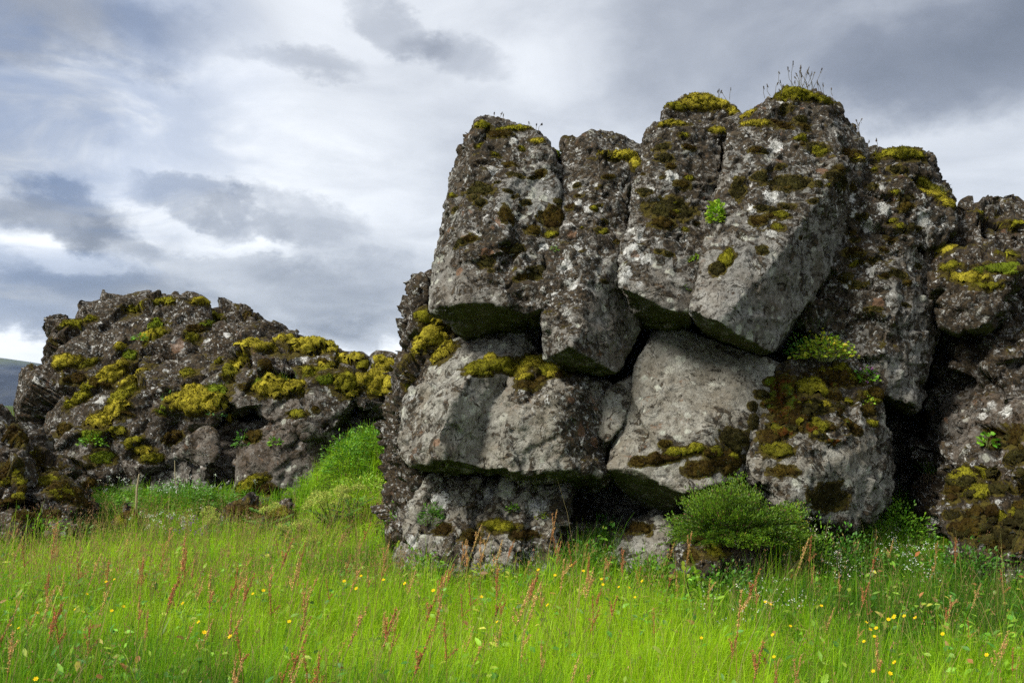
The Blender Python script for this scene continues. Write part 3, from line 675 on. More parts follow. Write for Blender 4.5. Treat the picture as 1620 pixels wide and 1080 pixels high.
def ground_z(x, y):
    z = np.full(np.shape(x), G0, np.float32)
    for (a, b, h, sx, sy) in BUMPS:
        z = z + h * np.exp(-((x - a) / sx) ** 2 - ((y - b) / sy) ** 2)
    p = np.stack([x, y, np.zeros_like(x)], 1)
    return z + 0.09 * noise(p, 0.45, 301) + 0.10 * noise(p, 1.5, 302) + 0.02 * noise(p, 6.0, 303)

def spread(a, b, n, far, m):
    mid = np.linspace(a, b, n); s = (b - a) / n
    g1 = b + np.cumsum(s * 1.22 ** np.arange(1, m + 1)); g1 = g1[g1 < far]
    g0 = a - np.cumsum(s * 1.22 ** np.arange(1, m + 1)); g0 = g0[g0 > -far]
    return np.concatenate([g0[::-1], [-far] if 0 else [], mid, g1])
gx = spread(-9, 9, 200, 9000, 60); gy = spread(0.5, 19, 210, 9000, 60)
X, Yg = np.meshgrid(gx, gy)
xs, ys = X.ravel().astype(np.float32), Yg.ravel().astype(np.float32)
zs = ground_z(xs, ys)
vi = np.arange(len(xs)).reshape(X.shape)
fq = np.stack([vi[:-1, :-1], vi[:-1, 1:], vi[1:, 1:], vi[1:, :-1]], -1).reshape(-1, 4)

m, g = new_mat('soil_and_turf')
tc = g.n.new('ShaderNodeTexCoord').outputs['Object']
n1 = g.noise(tc, 1.2, 5, 0.6); n2 = g.noise(tc, 14.0, 5, 0.7)
col = g.mix(g.ramp(n2, 0.4, 0.62), (0.030, 0.040, 0.008), (0.075, 0.115, 0.012))
col = g.mix(g.ramp(n1, 0.52, 0.66, 0, 0.6), col, (0.05, 0.035, 0.015))
bp = g.node('ShaderNodeBump', Strength=1.0, Distance=0.08, Height=n2)
M_SOIL = finish(m, g, col, 1.0, bp.outputs[0], 0.05)
ground = bpy.data.objects.new('ground', new_mesh('ground', np.stack([xs, ys, zs], 1), fq, True, M_SOIL))
link(ground); tag(ground, kind='structure')
gb = bmesh.new(); gb.from_mesh(ground.data); ALL_BVH['ground'] = (ground, BVHTree.FromBMesh(gb)); gb.free()

# the distant fell
cols_, rows_ = 160, 40
hv = []
for i in range(cols_):
    px = -900 + i * (1600 / (cols_ - 1))
    top = np.interp(px, [-900, -400, -150, 0, 42, 200, 420, 640, 700], [520, 540, 560, 568, 574, 598, 622, 640, 644])
    for j in range(rows_):
        t = j / (rows_ - 1)
        Yd = 1500 + 1400 * t
        base_ = P(px, 650, Yd)
        ht = (642 - top) / F * 2900 + 1.5
        s = t ** 0.75
        hv.append((base_[0], Yd, -8 + (ht + 8) * s))
hv = np.array(hv, np.float32)
tt = np.tile(np.linspace(0, 1, rows_), cols_)
hv[:, 2] += (fbm(hv * [1, 0.25, 0], 0.012, 4, 411, ridged=True) * 16 * np.sin(tt * math.pi)).astype(np.float32)
vi = np.arange(cols_ * rows_).reshape(cols_, rows_)
fq = np.stack([vi[:-1, :-1], vi[1:, :-1], vi[1:, 1:], vi[:-1, 1:]], -1).reshape(-1, 4)
m, g = new_mat('fell_slope')
tc = g.n.new('ShaderNodeTexCoord').outputs['Object']
z = g.node('ShaderNodeSeparateXYZ', Vector=tc).outputs[2]
n1 = g.noise(g.vmath('MULTIPLY', tc, (1, 0.3, 1)), 0.012, 6, 0.6)
col = g.mix(g.ramp(n1, 0.4, 0.6), (0.030, 0.034, 0.042), (0.065, 0.07, 0.075))
col = g.mix(g.math('MULTIPLY', g.ramp(z, 75, 120), g.ramp(n1, 0.3, 0.6)), col, (0.08, 0.09, 0.04))
M_FELL = finish(m, g, col, 1.0, None, 0.0)
fell = bpy.data.objects.new('hills', new_mesh('hills', hv, fq, True, M_FELL))
link(fell); tag(fell, kind='structure')
# ------------------------------------------------------------------ moss cushions: thick mats that follow the stone under them
MESH_CACHE = {}
def rock_data(o):
    if o.name not in MESH_CACHE:
        co, no = mesh_np(o.data)
        n = len(o.data.polygons)
        ls = np.empty(n, np.int32); lt = np.empty(n, np.int32)
        o.data.polygons.foreach_get('loop_start', ls); o.data.polygons.foreach_get('loop_total', lt)
        lv = np.empty(len(o.data.loops), np.int32); o.data.loops.foreach_get('vertex_index', lv)
        q = lt == 4
        f = lv[ls[q][:, None] + np.arange(4)]
        e = edges_np(o.data)
        sm = laplace(co, e, 8, 0.5)
        MESH_CACHE[o.name] = (co, no, f, sm, np.zeros(len(co), np.float32))
    return MESH_CACHE[o.name]

def moss(px, py, rx, ry, kind='gold', h=0.05, rot=0.0, only=None, label=None, seed=None, stain=1.0):
    if kind == 'green': h *= .6; rx *= 1.25
    h *= .85
    if px < 625 and py > 465 and kind in ('gold', 'olive'): rx, ry = rx * 1.22, ry * 1.2
    hit = pick(px, py, only)
    if hit is None or hit[3] is ground: 
        print('moss misses', px, py); return None
    p, n, dist, o = hit
    co, no, f, sm, film = rock_data(o)
    loc = np.array(o.location, np.float32)
    c = np.array(p, np.float32) - loc
    s = dist / F
    rx, ry = rx * s, ry * s
    d = co - c
    ca, sa = math.cos(rot), math.sin(rot)
    u = d[:, 0] * ca + d[:, 2] * sa; v = -d[:, 0] * sa + d[:, 2] * ca
    R = max(rx, ry) * 1.25
    near = np.abs(d).max(1) < 2.2 * R
    if not near.any(): return None
    idx = np.nonzero(near)[0]
    w = co[idx] + loc
    t = (u[idx] / rx) ** 2 + (v[idx] / ry) ** 2 + (d[idx, 1] / R) ** 2
    sd = seed if seed is not None else int(abs(px * 13 + py * 7)) % 9999
    k_ = 7.0 * min(1.6, max(.5, .25 / max(rx, ry)))
    t = np.sqrt(t) + 0.55 * fbm(w, k_, 3, sd) + 0.30 * fbm(w, 22.0, 3, sd + 3)
    t = t + 0.9 * smooth01(-no[idx, 2], 0.15, 0.7)
    film[idx] = np.maximum(film[idx], stain * (1 - smooth01(t, 0.75, 1.7)))
    tv = np.full(len(co), 9.0, np.float32); tv[idx] = t
    fm = f[(tv[f] < 1.0).sum(1) >= 3]
    if len(fm) < 4: return None
    vid = np.unique(fm)
    remap = np.full(len(co), -1, np.int32); remap[vid] = np.arange(len(vid))
    tq = np.clip(tv[vid], 0, 1)
    hh = h * np.sqrt(np.clip(1 - tq ** 2, 0, 1)) * 1.15
    wv = co[vid] + loc
    lump = fbm(wv, 9.0, 2, sd + 9); fine = fbm(wv, 30.0, 3, sd + 11)
    hh = hh * (0.85 + 0.75 * lump) + hh * 0.35 * fine
    edge = np.clip((1 - tq) * 2.4, 0, 1)
    dirv = no[vid] * 0.75 + np.array([0, -0.12, 0.5], np.float32)
    dirv /= np.linalg.norm(dirv, axis=1, keepdims=True)
    pos = co[vid] * (1 - edge[:, None] * 0.8) + sm[vid] * (edge[:, None] * 0.8)
    pos = pos + dirv * (hh + 0.006 * fine * edge)[:, None] - no[vid] * (0.014 * (1 - np.clip(edge * 3, 0, 1)))[:, None]
    fm = remap[fm]
    # the shoots: short points that stand out of the mat and fray its rim
    m_ = int(len(fm) * 2.6)
    ci = fm[rng.integers(0, len(fm), m_)]
    wq = rng.dirichlet((1, 1, 1, 1), m_).astype(np.float32)
    cpt = (pos[ci] * wq[..., None]).sum(1); ed = (edge[ci] * wq).sum(1)
    cn = no[vid][ci[:, 0]] * .8 + rng.normal(size=(m_, 3)) * .55 + np.array([0, 0, .35])
    cn /= np.linalg.norm(cn, axis=1, keepdims=True)
    sd_ = np.cross(cn, rng.normal(size=(m_, 3))); sd_ /= np.linalg.norm(sd_, axis=1, keepdims=True) + 1e-9
    ln = rng.uniform(.008, .024, m_)[:, None] * (dist / 10); wd = rng.uniform(.0025, .005, m_)[:, None] * (dist / 10)
    tv3 = np.stack([cpt - sd_ * wd - cn * .004, cpt + sd_ * wd - cn * .004, cpt + cn * ln], 1).reshape(-1, 3)
    tf = (np.arange(m_ * 3).reshape(-1, 3) + len(pos)).astype(np.int32)
    e3 = np.stack([ed * .5, ed * .5, np.clip(ed + .35, 0, 1)], 1).ravel() * np.repeat(rng.uniform(.55, 1.1, m_), 3)
    me = new_mesh('moss_cushion', np.concatenate([pos, tv3]), [fm.astype(np.int32), tf], True, MOSS[kind])
    set_attr(me, 'edge', np.concatenate([edge, e3]))
    mo = bpy.data.objects.new('moss_cushion', me)
    COL.objects.link(mo); mo.parent = o
    if label: mo['label'] = label
    return mo

for a in [
    # crowns of the tall columns
    (1262, 150, 36, 12, 'olive', .06), (1306, 160, 18, 7, 'olive', .04), (1240, 158, 14, 7, 'olive', .03),
    (1122, 163, 48, 14, 'gold', .07), (1075, 168, 22, 8, 'olive', .04), (1182, 182, 16, 10, 'gold', .05), (1160, 176, 12, 10, 'gold', .05),
    (1062, 196, 28, 5, 'gold', .035), (1138, 206, 20, 6, 'gold', .04), (1196, 195, 24, 6, 'gold', .03),
    (982, 246, 36, 8, 'gold', .05), (1006, 258, 11, 16, 'gold', .05),
    (762, 196, 16, 8, 'olive', .04), (812, 204, 30, 5, 'olive', .03), (850, 224, 12, 6, 'gold', .03), (884, 246, 14, 8, 'green', .04), (790, 212, 22, 8, 'brown', .02),
    (876, 345, 22, 18, 'brown', .03), (770, 415, 13, 9, 'black', .03), (815, 395, 14, 10, 'black', .03), (842, 365, 12, 9, 'brown', .03), (855, 428, 20, 9, 'black', .03),
    (760, 300, 26, 10, 'black', .02), (725, 385, 16, 8, 'black', .02), (800, 340, 12, 18, 'brown', .02),
    (1050, 352, 19, 11, 'brown', .035), (1062, 330, 34, 20, 'black', .015), (1050, 250, 12, 8, 'black', .02),
    (1150, 408, 10, 18, 'olive', .04, -.5), (1135, 425, 12, 12, 'black', .04), (1168, 300, 12, 18, 'black', .02, -.3), (1250, 290, 34, 12, 'black', .02), (1330, 285, 30, 12, 'black', .02),
    (1285, 235, 20, 9, 'black', .02), (1240, 200, 18, 8, 'brown', .02), (1205, 395, 9, 9, 'black', .02),
    (1430, 243, 42, 10, 'olive', .06), (1400, 242, 18, 7, 'olive', .04), (1350, 246, 26, 10, 'brown', .035), (1360, 248, 16, 7, 'gold', .03), (1470, 296, 24, 9, 'olive', .05, -.5),
    (1472, 306, 36, 6, 'gold', .03, -.42), (1498, 320, 16, 7, 'gold', .03, -.5), (1350, 400, 16, 8, 'brown', .02),
    # lower boulders
    (785, 578, 46, 11, 'olive', .045, .12), (755, 590, 22, 7, 'olive', .03), (845, 572, 26, 11, 'gold', .05), (872, 586, 26, 14, 'olive', .045), (820, 588, 26, 9, 'gold', .04), (838, 610, 22, 10, 'brown', .03),
    (684, 528, 36, 24, 'gold', .09, .5), (700, 558, 22, 16, 'gold', .07, .5), (660, 545, 16, 18, 'gold', .05), (645, 582, 14, 14, 'gold', .05), (648, 610, 12, 12, 'olive', .03), (672, 500, 18, 14, 'olive', .04),
    (1038, 726, 34, 9, 'brown', .05, .12), (1075, 716, 28, 8, 'olive', .05, .1), (1052, 702, 10, 7, 'brown', .04), (1108, 742, 26, 12, 'brown', .03), (1100, 710, 16, 9, 'olive', .04), (1010, 732, 14, 7, 'brown', .03),
    (1160, 694, 26, 16, 'black', .05), (1206, 624, 13, 8, 'black', .04), (1190, 642, 9, 7, 'black', .04), (1193, 668, 11, 12, 'black', .03), (1150, 728, 30, 16, 'brown', .03), (1130, 716, 18, 8, 'olive', .04),
    (1236, 628, 22, 40, 'red', .05, -.15), (1288, 612, 32, 16, 'olive', .05), (1300, 640, 16, 8, 'gold', .04), 
    (1228, 712, 26, 12, 'olive', .04), (1215, 690, 18, 16, 'brown', .03), (1260, 655, 24, 18, 'brown', .03), (1330, 598, 36, 14, 'brown', .04), (1240, 745, 20, 9, 'brown', .03), (1310, 785, 36, 22, 'black', .02),
    (1126, 872, 24, 11, 'olive', .06), (1110, 850, 22, 10, 'brown', .04), (1095, 880, 14, 12, 'brown', .03),
    (790, 832, 30, 9, 'olive', .04), (830, 846, 24, 7, 'brown', .03), (700, 838, 18, 9, 'brown', .03), (745, 850, 20, 10, 'brown', .03), (1010, 836, 20, 8, 'brown', .03),
    # right wall
    (1498, 396, 18, 12, 'gold', .06), (1556, 340, 18, 6, 'olive', .04), (1530, 440, 28, 9, 'gold', .05, -.1), (1502, 420, 18, 9, 'olive', .05), (1590, 424, 34, 9, 'green', .06), (1562, 452, 18, 9, 'olive', .04), (1600, 400, 22, 8, 'olive', .03),
    (1600, 356, 24, 7, 'olive', .03), (1580, 850, 40, 18, 'black', .04), (1605, 690, 20, 18, 'brown', .04), (1525, 755, 22, 18, 'olive', .03),
    # low outcrop on the left
    (88, 492, 9, 5, 'brown', .06), (118, 512, 12, 6, 'olive', .08), (136, 505, 12, 5, 'olive', .07), (98, 572, 24, 9, 'gold', .08), (100, 520, 8, 5, 'olive', .06), (90, 545, 14, 8, 'brown', .06),
    (245, 514, 12, 9, 'green', .10), (240, 532, 20, 8, 'gold', .10), (232, 480, 14, 4, 'olive', .07), (214, 490, 14, 5, 'olive', .07), (265, 478, 18, 5, 'olive', .07), (318, 477, 14, 5, 'gold', .08), (190, 548, 8, 5, 'gold', .07), (205, 562, 10, 8, 'green', .09),
    (140, 575, 14, 5, 'olive', .07, .5), (172, 596, 34, 11, 'gold', .10, .75), (132, 625, 26, 9, 'olive', .09, .8), (120, 600, 18, 9, 'brown', .07), (215, 605, 28, 9, 'gold', .10, .6), (196, 625, 20, 10, 'olive', .10, .7),
    (180, 652, 22, 12, 'gold', .12, .5), (168, 668, 22, 12, 'gold', .12), (182, 684, 14, 7, 'olive', .08), (312, 640, 40, 16, 'gold', .14), (300, 622, 28, 10, 'gold', .10), (335, 618, 22, 9, 'green', .10), (345, 636, 14, 12, 'olive', .10), (280, 630, 16, 12, 'gold', .10),
    (260, 650, 12, 8, 'green', .07), (228, 716, 13, 7, 'gold', .09), (210, 700, 16, 8, 'olive', .07), (240, 725, 14, 7, 'olive', .06), (100, 680, 16, 10, 'brown', .06), (145, 690, 14, 10, 'green', .06), (160, 725, 14, 10, 'green', .05),
    (490, 548, 36, 11, 'gold', .12), (455, 540, 20, 8, 'gold', .10), (520, 552, 16, 9, 'gold', .10), (420, 548, 20, 8, 'gold', .10), (396, 545, 18, 6, 'gold', .10), (378, 572, 12, 18, 'gold', .10, -.6), (365, 590, 10, 12, 'olive', .08),
    (440, 614, 34, 12, 'gold', .12), (415, 608, 16, 8, 'green', .09), (455, 604, 16, 6, 'green', .08), (540, 572, 18, 9, 'gold', .10), (562, 566, 14, 6, 'gold', .10), (548, 606, 18, 18, 'olive', .11), (500, 590, 22, 9, 'olive', .09), (515, 600, 14, 8, 'green', .06),
    (594, 604, 28, 12, 'gold', .12), (612, 580, 20, 10, 'gold', .10), (575, 578, 14, 7, 'olive', .07), (600, 618, 20, 10, 'gold', .08), (470, 655, 14, 6, 'olive', .07), (340, 500, 14, 6, 'olive', .07), (385, 500, 14, 6, 'brown', .06),
    (335, 512, 18, 6, 'green', .07, .4), (300, 535, 12, 7, 'olive', .06), (400, 690, 14, 10, 'brown', .06), (395, 768, 22, 10, 'olive', .06, .5), (420, 775, 22, 9, 'brown', .06),
    # pile of stones at the left edge
    (24, 690, 12, 20, 'brown', .04, .9), (60, 728, 24, 8, 'brown', .04), (80, 742, 22, 8, 'brown', .03), (75, 760, 20, 6, 'olive', .04), (110, 785, 22, 8, 'brown', .04, -.5), (10, 745, 20, 7, 'brown', .04), (30, 760, 14, 6, 'olive', .03),
    (14, 796, 26, 8, 'brown', .05), (40, 815, 14, 10, 'brown', .05), (92, 818, 16, 9, 'brown', .05), (205, 818, 18, 9, 'brown', .06), (190, 825, 12, 8, 'olive', .05), (400, 806, 36, 9, 'brown', .06), (440, 812, 18, 9, 'olive', .06), (90, 770, 24, 10, 'brown', .04),
]:
    moss(*a)
# many small uneven cushions over the crown of the lower right boulder and the foot of the cliff
def scatter_moss(n, cx, cy, rx, ry, kinds, rr, h, seed, rot=0.0):
    r_ = np.random.default_rng(seed)
    for k in range(n):
        a = r_.uniform(0, 2 * math.pi); q = math.sqrt(r_.uniform(0, 1))
        x, y = q * rx * math.cos(a), q * ry * math.sin(a)
        x, y = x * math.cos(rot) - y * math.sin(rot), x * math.sin(rot) + y * math.cos(rot)
        s_ = r_.uniform(*rr)
        moss(cx + x, cy + y, s_ * r_.uniform(.9, 1.7), s_ * r_.uniform(.5, .9), kinds[int(r_.integers(len(kinds)))], h * r_.uniform(.6, 1.4), r_.uniform(-.4, .4))
scatter_moss(60, 1305, 640, 86, 66, ['brown', 'brown', 'olive', 'black', 'brown', 'red', 'olive', 'black'], (4, 12), .04, 1)
scatter_moss(14, 1232, 640, 20, 50, ['red', 'green', 'red', 'olive', 'brown'], (6, 12), .045, 2)
scatter_moss(12, 1130, 728, 60, 22, ['black', 'brown', 'olive'], (5, 11), .035, 3)
scatter_moss(48, 1570, 775, 70, 95, ['brown', 'black', 'black', 'olive', 'brown', 'black'], (4, 14), .045, 4)
scatter_moss(18, 820, 585, 70, 24, ['olive', 'brown', 'gold', 'olive', 'black'], (5, 12), .035, 5)
scatter_moss(26, 800, 330, 90, 130, ['black', 'brown', 'black', 'olive'], (4, 10), .022, 6)
scatter_moss(14, 940, 360, 40, 100, ['black', 'brown', 'olive'], (3, 8), .02, 7)
scatter_moss(18, 1070, 310, 60, 100, ['black', 'brown', 'olive'], (4, 9), .022, 8)
scatter_moss(26, 1260, 280, 80, 110, ['black', 'brown', 'black', 'olive'], (4, 11), .022, 9)
scatter_moss(30, 1400, 380, 70, 130, ['black', 'brown', 'black', 'olive'], (5, 11), .025, 10)
scatter_moss(16, 270, 600, 200, 100, ['olive', 'brown', 'olive', 'gold', 'brown'], (5, 14), .08, 11)
scatter_moss(10, 500, 590, 110, 60, ['olive', 'brown', 'gold', 'gold'], (5, 13), .08, 12)
scatter_moss(24, 70, 770, 80, 60, ['brown', 'olive', 'brown', 'black'], (5, 12), .04, 13)

def paint(attr, lst):
    """pale rosettes and rusty crusts that the photo shows one by one"""
    for px, py, r in lst:
        hit = pick(px, py)
        if hit is None or hit[3] is ground: continue
        p, n, dist, o = hit
        co = rock_data(o)[0]
        d = np.linalg.norm(co - (np.array(p, np.float32) - np.array(o.location, np.float32)), axis=1) / (r * dist / F)
        cur = np.empty(len(co), np.float32); at_ = o.data.attributes[attr].data; at_.foreach_get('value', cur)
        at_.foreach_set('value', np.maximum(cur, 1 - smooth01(d, .4, 1.35)))
paint('lichen', [(1002, 398, 20), (990, 430, 14), (1010, 378, 12), (1062, 280, 15), (1040, 345, 8), (1048, 318, 8), (1022, 410, 14), (985, 445, 10), (1000, 365, 9), (1030, 300, 7), (1228, 232, 16), (1220, 312, 16), (1190, 330, 10), (1222, 370, 12), (1345, 312, 14), (1375, 355, 16), (1240, 165, 10),
    (908, 292, 10), (915, 320, 9), (932, 330, 10), (895, 420, 14), (905, 450, 14), (912, 395, 10), (750, 372, 14), (780, 265, 12), (790, 210, 10), (812, 222, 9), (860, 393, 10), (855, 330, 8), (1460, 345, 16), (1400, 330, 14), (1420, 400, 10), (1395, 300, 10), (1440, 425, 8),
    (1380, 430, 12), (1350, 410, 10), (1340, 450, 8), (1480, 290, 8), 
    (193, 587, 9), (280, 545, 12), (300, 535, 10), (160, 635, 12), (110, 640, 10), (185, 610, 8), (420, 580, 16), (475, 565, 14), (400, 585, 10), (330, 540, 9), (360, 530, 8), (60, 600, 10), (230, 585, 9), (700, 790, 20), (850, 800, 22), (780, 780, 16), (830, 880, 20), (650, 860, 16), (1560, 660, 14), (1590, 650, 14), (60, 745, 8), (25, 690, 12)])
paint('rust', [(1004, 403, 9), (1088, 280, 8), (905, 370, 9), (770, 405, 14), (1300, 270, 10), (1320, 290, 9), (280, 548, 12), (285, 540, 8), (725, 430, 9), (1410, 310, 10), (1390, 480, 12), (690, 700, 10), (920, 680, 14), (940, 700, 10)])
for nm, (co_, no_, f_, sm_, film) in MESH_CACHE.items():
    bpy.data.objects[nm].data.attributes['moss'].data.foreach_set('value', film)
print('moss', round(time.time() - T0, 1))
# ------------------------------------------------------------------ plants
def leaf_mat(name, tint=1.0, trans=0.38, rough=0.6, spec=0.25):
    m, g = new_mat(name)
    col = g.attr('tint', 'Color')
    return finish(m, g, col, rough, None, spec, trans)
M_GRASS = leaf_mat('grass_blades', trans=0.5, rough=0.5)
M_LEAF = leaf_mat('leaves', trans=0.35, rough=0.5, spec=0.3)
M_STEM = leaf_mat('stems', trans=0.1, rough=0.7)
M_FLOWER = leaf_mat('petals', trans=0.3, rough=0.8, spec=0.1)

class Leaves:
    """collects blades, leaves and stalks, each with its own colour, into one mesh"""
    def __init__(s): s.v = []; s.f = []; s.c = []; s.n = 0
    def add(s, v, f, c):
        v = np.asarray(v, np.float32); s.v.append(v); s.f.append(np.asarray(f, np.int32) + s.n)
        c = np.asarray(c, np.float32)
        s.c.append(np.broadcast_to(c, (len(v), 3)) if c.ndim == 1 else c); s.n += len(v)
    def blades(s, base, tip, width, side, c0, c1, bend=None, seg=3):
        """ribbon blades: base, tip (n,3), width (n,), side (n,3) unit, bend (n,3) offset of the middle"""
        n = len(base)
        if n == 0: return
        t = np.linspace(0, 1, seg + 1)
        bend = np.zeros((n, 3)) if bend is None else bend
        pts = base[:, None] * (1 - t)[None, :, None] + tip[:, None] * t[None, :, None] + bend[:, None] * (4 * t * (1 - t))[None, :, None]
        w = (width[:, None] * (1.0 - t[None] ** 1.6 * 0.92) * 0.5)[..., None] * side[:, None]
        v = np.stack([pts - w, pts + w], 2).reshape(-1, 3)
        k = (np.arange(n) * (seg + 1) * 2)[:, None] + (np.arange(seg) * 2)[None]
        f = np.stack([k, k + 1, k + 3, k + 2], -1).reshape(-1, 4)
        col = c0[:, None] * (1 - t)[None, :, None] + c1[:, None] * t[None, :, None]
        s.add(v, f, np.repeat(col, 2, axis=1).reshape(-1, 3))
    def leaves(s, c, d, nrm, ln, wd, col, fold=0.15):
        """pointed oval leaves: base point c, direction d, normal nrm"""
        n = len(c)
        if n == 0: return
        sd = np.cross(d, nrm); sd /= np.linalg.norm(sd, axis=1, keepdims=True) + 1e-9
        L, Wd = ln[:, None], wd[:, None]
        up = nrm * Wd * fold
        droop = -nrm * L * 0.12
        v = np.stack([c, c + d * L * .38 - sd * Wd * .5 + up, c + d * L * .45, c + d * L * .38 + sd * Wd * .5 + up,
                      c + d * L * .75 - sd * Wd * .33 + up * .6 + droop * .5, c + d * L * .75 + sd * Wd * .33 + up * .6 + droop * .5, c + d * L + droop], 1).reshape(-1, 3)
        k = (np.arange(n) * 7)[:, None]
        q = np.concatenate([k + np.array([[0, 2, 1, 1]]), k + np.array([[0, 3, 2, 2]])], 0)
        f4 = np.concatenate([k + np.array([[1, 2, 6, 4]]), k + np.array([[2, 3, 5, 6]])], 0)
        s.add(v, f4, np.repeat(col, 7, axis=0))
        s.f.append(np.zeros((0, 4), np.int32))
        s.t = getattr(s, 't', []); s.t.append(np.concatenate([k + np.array([[0, 2, 1]]), k + np.array([[0, 3, 2]])], 0) + s.n - len(v))
    def cards(s, c, a, b, col):
        """small quads (petals, scales): centre c, half-axes a and b"""
        n = len(c)
        if n == 0: return
        v = np.stack([c - a, c - b, c + a, c + b], 1).reshape(-1, 3)
        k = (np.arange(n) * 4)[:, None] + np.arange(4)[None]
        s.add(v, k, np.repeat(col, 4, axis=0))
    def tube(s, pts, rad, col, sides=5):
        pts = np.asarray(pts, float); m = len(pts)
        rad = np.broadcast_to(rad, (m,))
        tg = np.gradient(pts, axis=0); tg /= np.linalg.norm(tg, axis=1, keepdims=True) + 1e-9
        ref = np.array([0.3, 0.9, 0.1]); a = np.cross(tg, ref); a /= np.linalg.norm(a, axis=1, keepdims=True) + 1e-9
        b = np.cross(tg, a)
        th = np.arange(sides) / sides * 2 * math.pi
        v = pts[:, None] + rad[:, None, None] * (np.cos(th)[None, :, None] * a[:, None] + np.sin(th)[None, :, None] * b[:, None])
        i = np.arange(m - 1)[:, None] * sides; j = np.arange(sides)[None]; jn = (j + 1) % sides
        f = np.stack([i + j, i + jn, i + sides + jn, i + sides + j], -1).reshape(-1, 4)
        s.add(v.reshape(-1, 3), f, col)
    def mesh(s, name, mat, smooth=False):
        fl = [np.concatenate(s.f)] + ([np.concatenate(s.t)] if getattr(s, 't', None) else [])
        me = new_mesh(name, np.concatenate(s.v), fl, smooth, mat)
        set_col(me, 'tint', np.concatenate(s.c))
        return me
    def build(s, name, mat, parent=None, loc=(0, 0, 0), smooth=False):
        o = bpy.data.objects.new(name, s.mesh(name, mat, smooth)); o.location = loc
        return link(o, parent)

def unit(v): return v / (np.linalg.norm(v, axis=-1, keepdims=True) + 1e-9)
def rvec(n): return unit(rng.normal(size=(n, 3)))
def hsides(n):
    th = rng.uniform(0, math.pi, n)
    return np.stack([np.cos(th), np.sin(th) * 0.6, np.zeros(n)], 1)
def vary(c, n, amt=0.25):
    c = np.asarray(c, float)[None]
    return c * (1 + amt * rng.normal(size=(n, 1))).clip(0.4, 1.8) * (1 + 0.10 * rng.normal(size=(n, 3))).clip(0.6, 1.4)
def root(name, loc, label, cat, group=None):
    o = bpy.data.objects.new(name, None); o.location = loc; o.empty_display_size = 0.1
    link(o); tag(o, label, cat, group); return o
def on_ground(x, y): return float(ground_z(np.array([x], np.float32), np.array([y], np.float32))[0])
def gp(px, Y):
    x = P(px, 700, Y)[0]; return (x, Y, on_ground(x, Y))
def at(px, py, only=None):
    for k in range(0, 80, 4):
        h = pick(px, py + k, only)
        if h is not None: return np.array(h[0]), np.array(h[1]), h[2]

def grass_tuft(px, py, label, n=40, h=0.25, w=0.004, spread_=0.05, heads=8, hh=0.28, col=(0.13, 0.22, 0.02), hang=0, loc=None, lean=(0.05, 0, 0), headcol=(0.07, 0.055, 0.04), fan=0.6):
    if loc is None: loc, _, _ = at(px, py)
    r = root('grass_tuft', loc, label, 'grass tuft')
    L = Leaves()
    if n:
        b = rng.normal(size=(n, 3)) * spread_ * [1, .6, .12]; ln = h * rng.uniform(.45, 1.0, n)
        d = unit(rng.normal(size=(n, 3)) * [fan, fan, .15] + [0, 0, 1]) + np.array(lean)
        tip = b + d * ln[:, None]
        bend = np.stack([np.zeros(n), np.zeros(n), ln * .12], 1)
        L.blades(b, tip - [0, 0, .0], rng.uniform(.6, 1.2, n) * w, hsides(n), vary(np.array(col) * .6, n), vary(col, n), bend)
        L.build('blades', M_GRASS, r)
    if heads:
        L = Leaves()
        for k in range(heads):
            b = rng.normal(size=3) * spread_ * [1.3, .6, .05]; l = hh * rng.uniform(.6, 1.05)
            t = b + unit(rng.normal(size=3) * [.28, .2, .05] + [0.08, 0, 1]) * l
            mid = (b + t) / 2 + rng.normal(size=3) * .012
            L.tube([b, mid, t], [.0026, .0022, .0018], np.array([.10, .085, .045]), 4)
            m_ = 14
            tt = rng.uniform(0.80, 1.03, m_)[:, None]
            c = b + (t - b) * tt + rng.normal(size=(m_, 3)) * .0035
            L.cards(c, unit(t - b) * rng.uniform(.008, .015, (m_, 1)), rvec(m_) * .0045, vary(headcol, m_))
        L.build('seed_stalks', M_STEM, r)
    if hang:
        L = Leaves()
        b = rng.normal(size=(hang, 3)) * spread_ * [1.1, .5, .2] + [0, -.03, 0]
        tip = b + np.stack([rng.normal(size=hang) * .05, -rng.uniform(.0, .08, hang), -h * rng.uniform(.5, 1.35, hang)], 1)
        L.blades(b, tip, np.full(hang, w * .8), hsides(hang), vary((.30, .22, .12), hang), vary((.22, .15, .08), hang), rng.normal(size=(hang, 3)) * .02)
        L.build('dry_blades', M_GRASS, r)
    return r

grass_tuft(1265, 141, 'tuft of thin seed stalks on the mossy top of the tallest column', 16, .10, .003, .10, 16, .26)
grass_tuft(1300, 152, 'few short seed stalks at the right end of the tallest column top', 0, .1, .003, .07, 7, .16)
grass_tuft(1238, 152, 'small seed stalks left of the tallest tuft on the highest column', 0, .1, .003, .07, 6, .13)
grass_tuft(1142, 158, 'three thin seed stalks on the mossy dome of the broad column', 0, .1, .003, .05, 5, .18)
grass_tuft(794, 194, 'two thin seed stalks on top of the upper left block', 0, .1, .003, .03, 3, .13)
grass_tuft(846, 206, 'tiny seed stalks at the right corner of the upper left block', 0, .1, .003, .03, 3, .09)
grass_tuft(1350, 215, 'slanting seed stalk on the right shoulder of the tallest column', 0, .1, .003, .05, 3, .22)
grass_tuft(1372, 240, 'pale thin stalks between tallest column and speckled block', 0, .1, .003, .06, 4, .16)
grass_tuft(884, 246, 'short green tuft in the notch between the block and the narrow column', 45, .09, .004, .06, 0, col=(.10, .2, .02))
grass_tuft(1482, 748, 'green grass tuft with dry hanging blades on the dark cliff', 130, .22, .005, .07, 0, col=(.10, .20, .02), hang=70, fan=.9)
